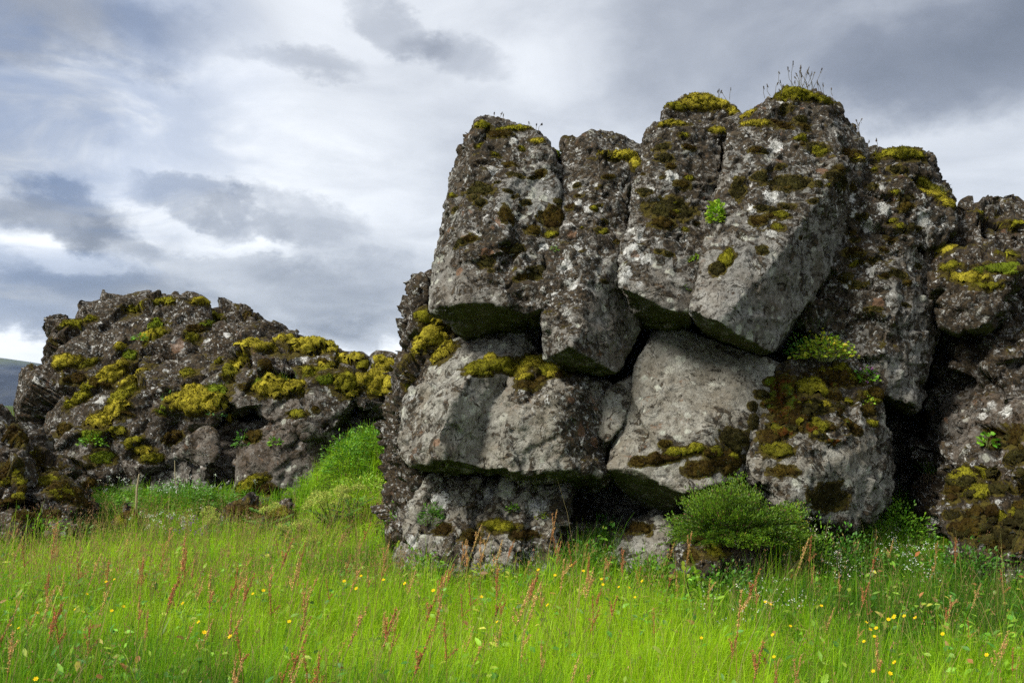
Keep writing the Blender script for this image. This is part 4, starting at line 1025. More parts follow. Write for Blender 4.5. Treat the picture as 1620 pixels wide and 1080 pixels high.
grass_tuft(700, 752, 'pale dry tuft under the left lip of the wide lower boulder', 50, .16, .004, .05, 0, col=(.26, .21, .07), fan=.8)
grass_tuft(1060, 812, 'dry arching tuft under the pale boulder beside the shrub', 40, .24, .004, .04, 4, .3, col=(.28, .22, .10), lean=(-.3, -.2, 0))
grass_tuft(1290, 520, 'dark green grass tuft in the crevice behind the leafy ledge', 90, .20, .004, .12, 0, col=(.06, .12, .012))
grass_tuft(0, 0, 'brown drooping grass tuft below the right edge of the shrub', 170, .42, .005, .14, 6, .4, col=(.27, .19, .08), loc=gp(1225, 8.75), fan=.9)
grass_tuft(0, 0, 'tall straw-yellow grass spikes in front of the mossy boulder', 14, .2, .005, .08, 9, .55, headcol=(.40, .30, .08), loc=gp(1352, 9.2))
grass_tuft(0, 0, 'dark green grass tuft in the shaded hollow under the boulders', 190, .35, .005, .22, 8, .36, col=(.07, .14, .012), loc=gp(960, 9.5))
grass_tuft(450, 600, 'bright grass fringe on the moss ledge of the low outcrop', 90, .16, .006, .22, 0, col=(.20, .32, .02))
grass_tuft(345, 612, 'bright grass tuft on the big moss cushion of the low outcrop', 50, .14, .006, .12, 0, col=(.18, .28, .02))
grass_tuft(0, 0, 'dark grass tuft at the foot of the right cliff', 170, .40, .005, .2, 0, col=(.05, .12, .012), loc=gp(1440, 10.2))

def herb(name, label, loc, rad, n, ln, wd, col, col2, stems=14, cat='plant', up=.5, stem_col=(.12, .14, .04), yellow=.0, h0=0.0, flowers=None):
    """leafy herb: stems that rise from the base into an ellipsoid of leaves"""
    r = root(name, loc, label, cat)
    rad = np.array(rad, float)
    L = Leaves()
    p = rvec(n) * rng.uniform(.35, 1, (n, 1)) ** .6
    p[:, 2] = np.abs(p[:, 2]) * 1.0
    lump = fbm((p * 2 + loc).astype(np.float32), 1.6, 2, 71)[:, None]
    p = p * (1 + .45 * lump) * rad + [0, 0, h0]
    d = unit(unit(p * [1, 1, .4]) + rvec(n) * .6 + [0, -.2, .1])
    nr = unit(rvec(n) * .6 + [0, -.25, up + .4])
    mixc = rng.uniform(0, 1, (n, 1)) ** 1.3
    c = vary(col, n, .2) * (1 - mixc) + vary(col2, n, .2) * mixc
    L.leaves(p, d, nr, ln * rng.uniform(.55, 1.15, n), wd * rng.uniform(.7, 1.1, n), c)
    L.build('leaves', M_LEAF, r)
    L = Leaves()
    for k in range(stems):
        t = p[rng.integers(n)]; b = np.array([t[0] * .25, t[1] * .25, 0.0])
        L.tube([b - [0, 0, .03], (b + t) / 2 + [0, 0, rad[2] * .15], t], [.004, .003, .002], np.array(stem_col), 4)
    L.build('stems', M_STEM, r)
    if flowers is not None:
        fc, nf, fs = flowers
        L = Leaves()
        c = rvec(nf) * rad * 1.05; c[:, 2] = np.abs(c[:, 2]); c += [0, 0, h0]
        for k in range(3): 
            q = c + rng.normal(size=c.shape) * fs
            L.cards(q, rvec(nf) * fs, rvec(nf) * fs, vary(fc, nf, .15))
        L.build('flowers', M_FLOWER, r)
    return r

LIME, LIME2, GRN, GRN2, YEL = (.17, .34, .016), (.32, .42, .028), (.045, .14, .012), (.09, .23, .015), (.42, .38, .03)
def rk(px, py, back=.0):
    p, n, _ = at(px, py); return p - n * .02
herb('leafy_plant', 'yellow green leafy plant growing in the crack between two tall columns', rk(1135, 352), (.09, .07, .22), 260, .045, .038, LIME, LIME2, 10)
herb('leafy_plant', 'small yellow green sprig lower in the crack beside the tallest column', rk(1102, 412), (.09, .05, .07), 80, .038, .03, LIME, LIME2, 6)
herb('leafy_plant', 'tiny bright sprig at the bottom of the column crack', rk(1084, 458), (.05, .04, .04), 34, .03, .025, LIME2, LIME, 4)
herb('leafy_plant', 'tiny green sprig at the seam of block and narrow column', rk(877, 396), (.045, .03, .05), 30, .028, .022, LIME, GRN2, 4)
herb('leafy_plant', 'broad yellow green leafy plant on the ledge above the mossy boulder', tuple(np.array(rk(1300, 572)) + [0, -.16, .03]), (.30, .20, .24), 620, .042, .034, LIME, YEL, 26)
herb('leafy_plant', 'dark green bushy plant beside the yellow leafy ledge plant', rk(1268, 560), (.16, .12, .20), 240, .040, .022, GRN, GRN2, 12)
herb('flowering_plant', 'trailing plant with purple flowers hanging over the black cleft', rk(1368, 602), (.12, .10, .14), 110, .05, .03, LIME, GRN2, 8, flowers=((.30, .10, .30), 18, .010))
herb('leafy_plant', 'small trailing sprig below the purple flowers', rk(1374, 640), (.05, .04, .10), 40, .032, .022, LIME2, LIME, 5)
herb('leafy_plant', 'small plant with broad leaves on the slab of the right cliff', rk(1564, 704), (.09, .07, .12), 36, .07, .045, GRN2, LIME, 6)
herb('leafy_plant', 'small plant with round leaves on the ribbed bedrock', rk(814, 806), (.06, .05, .07), 70, .032, .028, GRN2, LIME, 5)
herb('leafy_plant', 'dark sprig on the right side of the ribbed bedrock', rk(858, 818), (.06, .04, .06), 60, .03, .022, LIME, YEL, 5)
herb('fern', 'rounded bright green fern clump on the left end of the ribbed bedrock', rk(684, 826), (.13, .10, .20), 700, .034, .010, GRN2, GRN, 14, cat='fern')
herb('leafy_plant', 'yellowing herb at the foot of the stone left of the bedrock', gp(640, 9.9), (.18, .14, .30), 340, .05, .026, LIME, YEL, 12)
herb('leafy_plant', 'lettuce green plant with broad leaves at the left edge of the shrub boulder', gp(1085, 8.6), (.16, .12, .36), 170, .07, .045, LIME2, GRN2, 10)
herb('leafy_plant', 'rosette of pale broad leaves on the stone left of the shrub', rk(1100, 842), (.09, .08, .08), 26, .10, .04, LIME2, LIME, 5)
herb('leafy_plant', 'low leafy herb in front of the mossy shrub boulder', gp(1110, 8.35), (.22, .14, .32), 300, .055, .034, LIME, GRN2, 12)
herb('leafy_plant', 'pale herb with cream flower heads right of the shrub', gp(1285, 9.0), (.26, .18, .62), 800, .045, .014, LIME, GRN2, 20, flowers=((.62, .60, .42), 90, .008))
herb('leafy_plant', 'yellow flowered stalk herb rising from the right side of the shrub', gp(1262, 8.95), (.10, .08, .72), 150, .04, .016, LIME2, YEL, 9, flowers=((.55, .50, .06), 50, .008))
herb('leafy_plant', 'small sprig high on the slope of the low outcrop', rk(222, 536), (.14, .08, .08), 60, .06, .035, LIME, GRN2, 5)
herb('leafy_plant', 'green sprig beside the largest moss cushion of the outcrop', rk(268, 630), (.10, .08, .14), 40, .08, .035, GRN2, (.2, .32, .12), 5)
herb('leafy_plant', 'pale green sprig hanging under the largest moss cushion', rk(343, 660), (.10, .08, .10), 30, .07, .05, (.16, .3, .14), GRN2, 5)
herb('leafy_plant', 'low green herbs on the face of the left outcrop', rk(145, 705), (.22, .12, .16), 150, .06, .03, LIME, GRN2, 8)
herb('leafy_plant', 'green herb at the head of the ribbed foot of the outcrop', rk(436, 703), (.10, .08, .10), 60, .06, .04, LIME, GRN2, 5)
herb('leafy_plant', 'dark green herb in a crack of the outcrop, right of its middle', rk(382, 706), (.12, .08, .22), 90, .06, .03, GRN, GRN2, 6)
for lab, px, Y, rad, n, c1, c2 in [
    ('tall bright green herbs against the rock at the top of the grassy slope', 590, 13.9, (.42, .25, .42), 700, (.09, .24, .015), LIME),
    ('lush green herb patch left of the slope top, touching the outcrop', 548, 13.5, (.34, .3, .55), 600, (.08, .22, .015), LIME),
    ('yellow green herbs half way up the grassy slope', 575, 12.9, (.45, .3, .30), 600, LIME, LIME2),
    ('rusty leaved herbs on the slope beside the tall cliff', 600, 12.0, (.34, .25, .26), 380, LIME, (.30, .16, .06)),
    ('dark green herbs at the foot of the ribbed rock face', 290, 13.1, (.75, .3, .36), 800, (.08, .2, .015), GRN2),
    ('pale grey green herb mound beside the left boulders', 112, 11.7, (.42, .3, .34), 700, (.12, .2, .05), GRN2),
    ('green herbs before the black foot of the outcrop', 170, 12.7, (.45, .3, .30), 500, GRN2, LIME)]:
    herb('herb_clump', lab, gp(px, Y), rad, int(n * 2.2), .052, .022, c1, c2, 16)

for lab, px, Y, rad, n, ln, c1, c2 in [
    ('mixed weeds at the left foot of the ribbed bedrock', 668, 9.2, (.22, .14, .24), 420, .05, GRN2, LIME),
    ('low yellowing weeds in front of the middle of the ribbed bedrock', 770, 9.05, (.26, .12, .20), 380, .045, LIME, YEL),
    ('dark weeds in the hollow left of the small loose block', 925, 9.3, (.34, .2, .26), 520, .045, GRN, GRN2),
    ('weeds crowding the front of the small loose block', 1030, 8.95, (.30, .14, .24), 500, .045, GRN2, LIME),
    ('ragged weeds spilling below the left of the shrub', 1150, 8.35, (.30, .16, .26), 480, .05, GRN, GRN2),
    ('dark green weeds along the foot of the big mossy boulder', 1330, 9.1, (.42, .2, .34), 800, .045, GRN, GRN2),
    ('bright weeds at the mouth of the black cleft', 1420, 9.9, (.46, .3, .34), 900, .045, GRN2, LIME),
    ('rank green weeds under the dry mossy foot of the cliff', 1530, 8.7, (.5, .2, .28), 800, .05, GRN, GRN2),
    ('weeds under the sloping dark stones of the left pile', 60, 11.0, (.6, .2, .3), 600, .055, GRN2, LIME),
    ('weeds at the front foot of the stone on the left flank', 628, 10.3, (.2, .14, .34), 420, .045, GRN2, LIME)]:
    herb('herb_clump', lab, gp(px, Y), (rad[0], rad[1], rad[2] * 1.55), int(n * 1.7), ln * .9, ln * .42, c1, c2, 14)

def angelica(label, loc, h, umbels, spread_, col=(.40, .46, .09)):
    r = root('angelica', loc, label, 'plant')
    S = Leaves(); U = Leaves(); Lf = Leaves()
    for k in range(umbels):
        ang = rng.uniform(0, 2 * math.pi); rr = spread_ * math.sqrt(rng.uniform(.05, 1)); hh = h * rng.uniform(.66, 1.0)
        top = np.array([math.cos(ang) * rr, math.sin(ang) * rr * .6, hh])
        S.tube([[0, 0, -.05], top * [.25, .25, .55], top * [.8, .8, .85], top], [.011, .009, .006, .005], np.array([.13, .18, .04]), 5)
        R = rng.uniform(.055, .085)
        for q in range(26):
            d = rvec(1)[0]; d[2] = abs(d[2]) * .9 - .1; d /= np.linalg.norm(d)
            c = top + d * R * rng.uniform(.9, 1.05) * [1, 1, .8]
            S.tube([top, c], [.0015, .001], np.array([.18, .24, .05]), 3)
            m_ = 16
            U.cards(c + rng.normal(size=(m_, 3)) * .012, rvec(m_) * .0065, rvec(m_) * .0065, vary(col, m_, .22))
    for k in range(5 + umbels):
        a = rng.uniform(0, 2 * math.pi); e = np.array([math.cos(a), math.sin(a) * .7, rng.uniform(.1, .6)]); b = np.array([0, 0, h * rng.uniform(.1, .55)])
        ln = rng.uniform(.16, .30); tip = b + unit(e) * ln
        S.tube([b, (b + tip) / 2 + [0, 0, .02], tip], [.004, .003, .002], np.array([.13, .2, .04]), 4)
        m_ = 11
        t = np.linspace(.4, 1, m_)[:, None]; c = b + (tip - b) * t
        sd = np.cross(unit(e), [0, 0, 1]); sgn = np.where(np.arange(m_) % 2 == 0, 1, -1)[:, None]
        dd = unit(sd * sgn * .9 + unit(e) * .6); dd[-1] = unit(e)
        Lf.leaves(c, dd, np.tile([0, -.2, 1.0], (m_, 1)), np.full(m_, .085), np.full(m_, .045), vary((.09, .22, .025), m_, .2))
    S.build('stems', M_STEM, r); U.build('umbels', M_FLOWER, r); Lf.build('leaves', M_LEAF, r)
    return r
angelica('tallest angelica with a crowd of yellow green umbels on the slope', gp(528, 11.5), .62, 9, .34)
angelica('angelica with small umbels at the right of the crowded one', gp(556, 11.9), .55, 4, .16)
angelica('single angelica with one raised umbel beside the overgrown ledge', gp(428, 11.9), .62, 2, .07)
angelica('low angelica with flat umbels in front of the ribbed rock', gp(322, 11.9), .40, 4, .20)
angelica('low yellow angelica umbels at the foot of the grassy slope', gp(470, 11.2), .34, 4, .22)
angelica('small angelica umbel at the near edge of the slope', gp(498, 10.7), .30, 2, .10)

def flower_patch(name, label, loc, rad, n, col, size, cat='flowers'):
    r = root(name, loc, label, cat)
    S = Leaves(); Fl = Leaves()
    for k in range(n):
        b = rng.normal(size=3) * np.array(rad) * [.5, .5, 0]; t = b + [rng.normal() * .04, rng.normal() * .04, rad[2] * rng.uniform(.6, 1.1)]
        S.tube([b, t], [.002, .0015], np.array([.12, .18, .04]), 3)
        m_ = 12
        Fl.cards(t + rng.normal(size=(m_, 3)) * size * 1.2, rvec(m_) * size * .6, rvec(m_) * size * .6, vary(col, m_, .15))
    S.build('stems', M_STEM, r); Fl.build('flowers', M_FLOWER, r)
    return r
flower_patch('white_flowers', 'cluster of cream white flowers in the grass before the low outcrop', gp(268, 11.4), (.36, .2, .42), 30, (.55, .56, .40), .013)
flower_patch('purple_flowers', 'small purple thyme patch right of the cream white flowers', gp(288, 11.2), (.22, .12, .36), 16, (.26, .10, .34), .012)
flower_patch('white_flowers', 'thin white flowers on dark herbs below the ribbed rock face', gp(250, 13.0), (1.2, .3, .45), 36, (.55, .58, .5), .013)

# the dense dark green shrub on its boulder
def shrub(label, loc, rad, n):
    r = root('dwarf_shrub', loc, label, 'shrub')
    rad = np.array(rad)
    p = rvec(n); p[:, 2] = np.abs(p[:, 2]) - .12 * rng.uniform(0, 1, n)
    lump = fbm((p * 1.5).astype(np.float32), 1.2, 3, 507)[:, None] + .7 * fbm((p * 1.5).astype(np.float32), 4, 2, 502)[:, None]
    depth = rng.uniform(.62, 1.03, (n, 1)) ** .7
    q = p * (1 + .75 * lump) * depth * rad
    d = unit(p + rvec(n) * .7 + [0, 0, .45])
    tone = rng.uniform(0, 1, (n, 1)) ** 1.5 * .7 + .3 * (lump > 0.05)
    c = vary((.026, .065, .005), n, .25) * (1 - tone) + vary((.17, .30, .014), n, .25) * tone
    c = np.where(rng.uniform(size=(n, 1)) < .03, vary((.20, .10, .06), n, .2), c)
    L = Leaves()
    L.leaves(q, d, unit(rvec(n) + [0, -.4, .5]), rng.uniform(.014, .028, n), rng.uniform(.006, .011, n), c)
    L.build('foliage', M_LEAF, r)
    S = Leaves()
    for k in range(150):
        t = q[rng.integers(n)] * rng.uniform(.9, 1.16)
        S.tube([np.array([t[0] * .3, t[1] * .3, -.1]), t * [.7, .7, .55], t], [.008, .005, .002], np.array([.06, .04, .025]), 4)
    S.build('branches', M_STEM, r)
sp_ = P(1166, 850, 8.95)
S_ = shrub('dense dark green dwarf shrub bulging from the rocks below the mossy boulder', tuple(sp_), (.56, .42, .39), 50000)
herb('leafy_plant', 'wiry dark heather on the mossy shoulder right of the speckled block', rk(1494, 306), (.10, .10, .10), 110, .03, .008, (.06, .07, .02), (.10, .08, .03), 10, cat='shrub')
# a bare stick that stands in the grass
def stick(label, loc, top, rad):
    L = Leaves(); top = np.array(top)
    L.tube([[0, 0, -.1], top * .35 + [.012, 0, 0], top * .7 - [.008, 0, 0], top], [rad, rad * .95, rad * .85, rad * .6], np.array([.34, .29, .17]), 6)
    o = L.build('dry_stalk', M_STEM, None, loc); tag(o, label, 'stalk'); return o
stick('pale leafless dry stalk leaning in front of the black foot of the outcrop', gp(214, 12.6), (.06, 0, .62), .016)
stick('thin brown dry stalk before the ribbed face of the outcrop', gp(283, 13.2), (-.05, 0, .62), .008)
print('plants', round(time.time() - T0, 1))
# ------------------------------------------------------------------ meadow
def in_view_pts(n, y0, y1, x0px=-60, x1px=1680, power=1.0):
    y = (y0 ** (1 + power) + rng.uniform(0, 1, n) * (y1 ** (1 + power) - y0 ** (1 + power))) ** (1 / (1 + power))
    px = rng.uniform(x0px, x1px, n)
    return (px - 810) / F * y, y

def meadow_tone(x, y):
    """0 = deep green, 1 = lime, from patches of the sward"""
    p = np.stack([x, y, np.zeros_like(x)], 1).astype(np.float32)
    px = 810 + x / y * F
    lime = np.exp(-((x - P(830, 0, 7)[0]) / 1.9) ** 2 - ((y - 7.0) / 1.7) ** 2) + .8 * np.exp(-((x - P(1130, 0, 5.6)[0]) / 1.0) ** 2 - ((y - 5.7) / .7) ** 2) \
        + .65 * np.exp(-((x + 3.2) / 2.4) ** 2 - ((y - 9.0) / 2.2) ** 2) + .7 * np.exp(-((x + 1.9) / 1.0) ** 2 - ((y - 12.2) / 2.2) ** 2)
    dark = .7 * np.exp(-((x + 1.5) / .9) ** 2 - ((y - 4.9) / .7) ** 2) + .9 * np.exp(-((x - 2.9) / 1.3) ** 2 - ((y - 7.6) / 1.0) ** 2) + .5 * np.exp(-((x - .6) / 2.6) ** 2 - ((y - 9.4) / .5) ** 2)
    return np.clip(.32 + .78 * lime - .58 * dark + .85 * fbm(p, .9, 3, 601) + .5 * fbm(p, 3.5, 2, 602), 0, 1)

def tone_col(t):
    pts = np.array([[.042, .145, .006], [.125, .32, .008], [.28, .54, .009], [.44, .69, .012]])
    k = np.clip(t, 0, .999) * 3; i = k.astype(int); f = (k - i)[:, None]
    return pts[i] * (1 - f) + pts[i + 1] * f

def free_of_rock(x, y, z):
    keep = np.ones(len(x), bool)
    up = Vector((0, 0, 1))
    for nm, (o, t) in ALL_BVH.items():
        if o is ground: continue
        bb = [o.matrix_world @ Vector(c) for c in o.bound_box] if False else [Vector(c) + o.location for c in o.bound_box]
        lo = [min(b[k] for b in bb) for k in range(3)]; hi = [max(b[k] for b in bb) for k in range(3)]
        idx = np.nonzero((x > lo[0]) & (x < hi[0]) & (y > lo[1]) & (y < hi[1]) & (z + .15 > lo[2]))[0]
        for i in idx:
            # inside the stone when a ray straight up leaves through a back face
            h, nrm, _, _ = t.ray_cast(Vector((float(x[i]), float(y[i]), float(z[i]) + .04)), up)
            if h is not None and nrm.z > 0: keep[i] = False
    return keep

def blades_at(L, x, y, h, w, seg, lean=.28, straw=.10, tone_add=0.0, dark_base=.6, ct=0.0, out=None):
    n = len(x)
    z = ground_z(x.astype(np.float32), y.astype(np.float32))
    t = meadow_tone(x, y) + rng.normal(size=n) * .12 + tone_add + ct
    c1 = tone_col(t) * (1 + .16 * rng.normal(size=(n, 1))).clip(.5, 1.5)
    s_ = rng.uniform(size=n) < straw
    c1[s_] = vary((.36, .29, .10), int(s_.sum()), .2)
    a = rng.uniform(0, 2 * math.pi, n); l = np.abs(rng.normal(size=n)) * lean
    p = np.stack([x, y, np.zeros(n)], 1).astype(np.float32)
    wind = .22 * fbm(p, .8, 2, 611) + .10
    d = np.stack([np.cos(a) * l + wind, np.sin(a) * l, np.ones(n)], 1)
    if out is not None: d[:, :2] += out
    d = unit(d)
    b = np.stack([x, y, z - .02], 1)
    tip = b + d * h[:, None] - np.stack([np.zeros(n), np.zeros(n), h * l * .35], 1)
    bend = np.stack([-(d[:, 0]) * h * .12, -(d[:, 1]) * h * .12, h * .08], 1)
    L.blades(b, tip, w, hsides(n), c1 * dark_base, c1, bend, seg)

M1 = Leaves()
def scatter(n, y0, y1, hmin, hmax, w0, seg, x0=-60, x1=1680, power=1.0, tuft=9, **k):
    x, y = in_view_pts(n // tuft + 1, y0, y1, x0, x1, power)
    cx, cy = np.repeat(x, tuft)[:n], np.repeat(y, tuft)[:n]
    sz = np.repeat(rng.uniform(.5, 1.45, len(x)), tuft)[:n]; ct = np.repeat(rng.normal(size=len(x)) * .21, tuft)[:n]
    ox, oy = rng.normal(size=n) * .035, rng.normal(size=n) * .035
    x, y = cx + ox, cy + oy
    z = ground_z(x.astype(np.float32), y.astype(np.float32))
    ok = free_of_rock(x, y, z)
    x, y, sz, ct = x[ok], y[ok], sz[ok], ct[ok]
    out = np.stack([ox[ok], oy[ok]], 1) * 5.0
    p = np.stack([x, y, np.zeros_like(x)], 1).astype(np.float32)
    hs = (1 + .6 * fbm(p, 1.3, 2, 621)) * sz
    h = rng.uniform(hmin, hmax, len(x)) * hs
    w = w0 * rng.uniform(.65, 1.3, len(x)) * np.maximum(1, y / 7)
    blades_at(M1, x, y, h, w, seg, ct=ct, out=out, **k)
scatter(int(80000), 2.6, 6.2, .14, .36, .0036, 3, power=.6)
scatter(int(110000), 6.0, 10.2, .12, .32, .0040, 3, power=.8)
scatter(int(34000), 9.8, 14.4, .12, .30, .0042, 2, -80, 660, power=1)
scatter(int(26000), 9.0, 12.2, .12, .32, .0038, 2, 1180, 1680, power=1)
scatter(15000, 3.0, 10.0, .18, .40, .0072, 3, lean=.5, straw=.10, tone_add=.12, tuft=6)
scatter(700, 3.4, 8.5, .45, .75, .0040, 3, lean=.45, straw=.95, tone_add=.4, tuft=1)
# taller, straighter stalks that carry the brown haze of the meadow
scatter(5000, 3.2, 10.5, .32, .50, .0030, 3, lean=.30, straw=.22, tone_add=.35)
scatter(3500, 8.5, 12.0, .32, .52, .0034, 3, -60, 640, lean=.2, straw=.4, tone_add=.15)
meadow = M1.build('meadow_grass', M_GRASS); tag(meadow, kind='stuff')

# feathery low growth between the blades
M2 = Leaves()
def feather(n, y0, y1, x0=-60, x1=1680, zlo=.02, zhi=.24, ln=.045, w=.0022, bright=.12, power=.8):
    x, y = in_view_pts(n, y0, y1, x0, x1, power)
    z = ground_z(x.astype(np.float32), y.astype(np.float32))
    ok = free_of_rock(x, y, z); x, y, z = x[ok], y[ok], z[ok]; n = len(x)
    p = np.stack([x, y, np.zeros(n)], 1).astype(np.float32)
    hill = .55 + .9 * np.clip(fbm(p, 2.2, 3, 631) + .35, 0, 1)
    b = np.stack([x, y, z + (zlo + (zhi - zlo) * rng.uniform(0, 1, n) ** .7) * hill], 1)
    d = unit(rng.normal(size=(n, 3)) * [1, 1, .35] + [0, 0, .25])
    l = ln * rng.uniform(.5, 1.3, n) * np.maximum(1, y / 7)
    c = tone_col(meadow_tone(x, y) + bright + .1 * rng.normal(size=n)) * (1 + .18 * rng.normal(size=(n, 1))).clip(.5, 1.6)
    M2.blades(b, b + d * l[:, None], w * np.maximum(1, y / 6.5) * rng.uniform(.7, 1.3, n), unit(np.cross(d, rvec(n))), c * .8, c, None, 1)
feather(45000, 3.4, 6.4); feather(60000, 6.0, 9.9)
feather(30000, 9.8, 14.2, -80, 660, zhi=.22, ln=.05, w=.0032); feather(30000, 9.0, 12.0, 1200, 1680, ln=.05, w=.003, bright=0)
fe = M2.build('feathery_undergrowth', M_GRASS); tag(fe, kind='stuff')

# broad leaves of low herbs among the grass
MB_ = Leaves()
x, y = in_view_pts(520, 3.6, 10.2, -40, 1660, .8)
x = np.repeat(x, 9) + rng.normal(size=520 * 9) * .05; y = np.repeat(y, 9) + rng.normal(size=520 * 9) * .05
z = ground_z(x.astype(np.float32), y.astype(np.float32)); ok = free_of_rock(x, y, z); x, y, z = x[ok], y[ok], z[ok]; n = len(x)
d = unit(rng.normal(size=(n, 3)) * [1, 1, .3] + [0, 0, .55])
tn = rng.uniform(0, 1, (n, 1))
c = np.where(tn < .45, vary((.07, .20, .02), n), np.where(tn < .85, vary((.20, .36, .03), n), np.where(tn < .95, vary((.36, .38, .06), n), vary((.30, .14, .05), n))))
MB_.leaves(np.stack([x, y, z + rng.uniform(.08, .26, n)], 1), d, unit(rvec(n) * .5 + [0, -.3, .8]), rng.uniform(.04, .085, n), rng.uniform(.016, .036, n), c)
mh = MB_.build('meadow_leaves', M_LEAF); tag(mh, kind='stuff')

# brown flower heads of the fine bent grass, a haze over the far meadow
M3 = Leaves()
x, y = in_view_pts(1900, 7.5, 12.4, -80, 640, .8)
x2, y2 = in_view_pts(500, 5.0, 9.0, -60, 1640, .8)
x, y = np.concatenate([x, x2]), np.concatenate([y, y2])
z = ground_z(x.astype(np.float32), y.astype(np.float32)); ok = free_of_rock(x, y, z); x, y, z = x[ok], y[ok], z[ok]; n = len(x)
h = rng.uniform(.34, .58, n)
b = np.stack([x, y, z], 1); d = unit(np.stack([.10 + .14 * rng.normal(size=n), .12 * rng.normal(size=n), np.ones(n)], 1)); t = b + d * h[:, None]
c = vary((.24, .16, .07), n, .2)
M3.blades(b, t, np.full(n, .0028) * np.maximum(1, y / 8), hsides(n), vary((.16, .2, .03), n, .2), c, None, 2)
for k in range(12):
    u = rng.uniform(.70, 1.02, (n, 1)); q = b + (t - b) * u + rng.normal(size=(n, 3)) * .010
    M3.cards(q, unit(d + rvec(n) * .5) * rng.uniform(.006, .013, (n, 1)), rvec(n) * .003, vary((.34, .20, .09), n, .25))
hz = M3.build('bent_grass_heads', M_GRASS); tag(hz, kind='stuff')

# white bedstraw on the shaded slope at the right
M4 = Leaves()
def bedstraw(n, px0, px1, y0, y1, hz0, hz1, col, size=.0062):
    x, y = in_view_pts(n, y0, y1, px0, px1, .6)
    p = np.stack([x, y, np.zeros(n)], 1).astype(np.float32)
    ok = fbm(p, 1.8, 3, 641) > .02
    x, y = x[ok], y[ok]; n = len(x)
    z = ground_z(x.astype(np.float32), y.astype(np.float32))
    c = np.stack([x, y, z + rng.uniform(hz0, hz1, n)], 1)
    for k in range(4):
        M4.cards(c + rng.normal(size=(n, 3)) * .011, rvec(n) * size, rvec(n) * size, vary(col, n, .15))
bedstraw(800, 1290, 1640, 8.3, 10.4, .22, .34, (.62, .64, .54))
bedstraw(110, 1090, 1300, 7.0, 8.2, .22, .32, (.6, .6, .5))
bs = M4.build('bedstraw_flowers', M_FLOWER); tag(bs, kind='stuff')
print('grass', round(time.time() - T0, 1))

# ------------------------------------------------------------------ single plants of the meadow
def sorrel_proto(h, seed, rust):
    r = np.random.default_rng(seed)
    o = bpy.data.objects.new('sorrel', None); COL.objects.link(o); o.empty_display_size = .05
    S = Leaves()
    top = np.array([h * r.uniform(-.04, .34), h * r.uniform(-.12, .12), h])
    mid = top * [.3, .3, .5] + [r.normal() * .012, r.normal() * .012, 0]
    S.tube([[0, 0, -.03], mid * .5, mid, (mid + top) / 2 + [.004, 0, 0], top], [.0026, .0024, .0021, .0017, .0010], np.array([.26, .15, .05]) if rust else np.array([.24, .24, .06]), 5)
    L = Leaves()
    for k in range(3):
        a = r.uniform(0, 6.28); b = mid * r.uniform(.1, .9)
        L.blades(b[None], (b + np.array([math.cos(a) * .05, math.sin(a) * .05, .07]))[None], np.array([.010]), hsides(1), np.array([[.10, .2, .02]]), np.array([[.2, .25, .03]]), None, 3)
    Fl = Leaves()
    nb = r.integers(1, 4)
    ax = [(mid + (top - mid) * .15, top)]
    for k in range(nb):
        s_ = mid + (top - mid) * r.uniform(.15, .7)
        ax.append((s_, s_ + np.array([r.normal() * .028 + .008, r.normal() * .028, h * r.uniform(.10, .20)])))
    for a_, b_ in ax:
        S.tube([a_, b_], [.0012, .0007], np.array([.25, .13, .05]), 3)
        m_ = int(70 * np.linalg.norm(b_ - a_) / .12) + 12
        t = r.uniform(.12, 1.02, (m_, 1))
        c = a_ + (b_ - a_) * t + r.normal(size=(m_, 3)) * .0042
        col = (np.array([[.44, .17, .07]]) if seed % 3 == 0 else np.array([[.66, .42, .16]]) if seed % 3 == 1 else np.array([[.56, .31, .12]])) * r.uniform(.55, 1.35, (m_, 1)) * r.uniform(.85, 1.15, (m_, 3))
        u = r.normal(size=(m_, 3)); u /= np.linalg.norm(u, axis=1, keepdims=True)
        v = np.cross(u, r.normal(size=(m_, 3))); v /= np.linalg.norm(v, axis=1, keepdims=True)
        Fl.cards(c, u * .0040, v * .0030, col)
    S.build('stem', M_STEM, o); L.build('leaves', M_LEAF, o); Fl.build('flower_spike', M_FLOWER, o)
    return o
protos = [sorrel_proto(h, 900 + i, i % 2 == 0) for i, h in enumerate((.52, .60, .48, .66, .56, .44, .58, .50, .70, .46))]
GS = 'common sorrel stalks scattered through the meadow'
used = set()
def place(protos_, i, x, y, s, rot, label, cat, group, dz=0.0):
    p = protos_[i]
    o = p if id(p) not in used else copy_tree(p)
    used.add(id(p))
    o.location = (x, y, on_ground(x, y) + dz); o.scale = (s, s, s); o.rotation_euler = (0, 0, rot)
    tag(o, label, cat, group)
spots = []
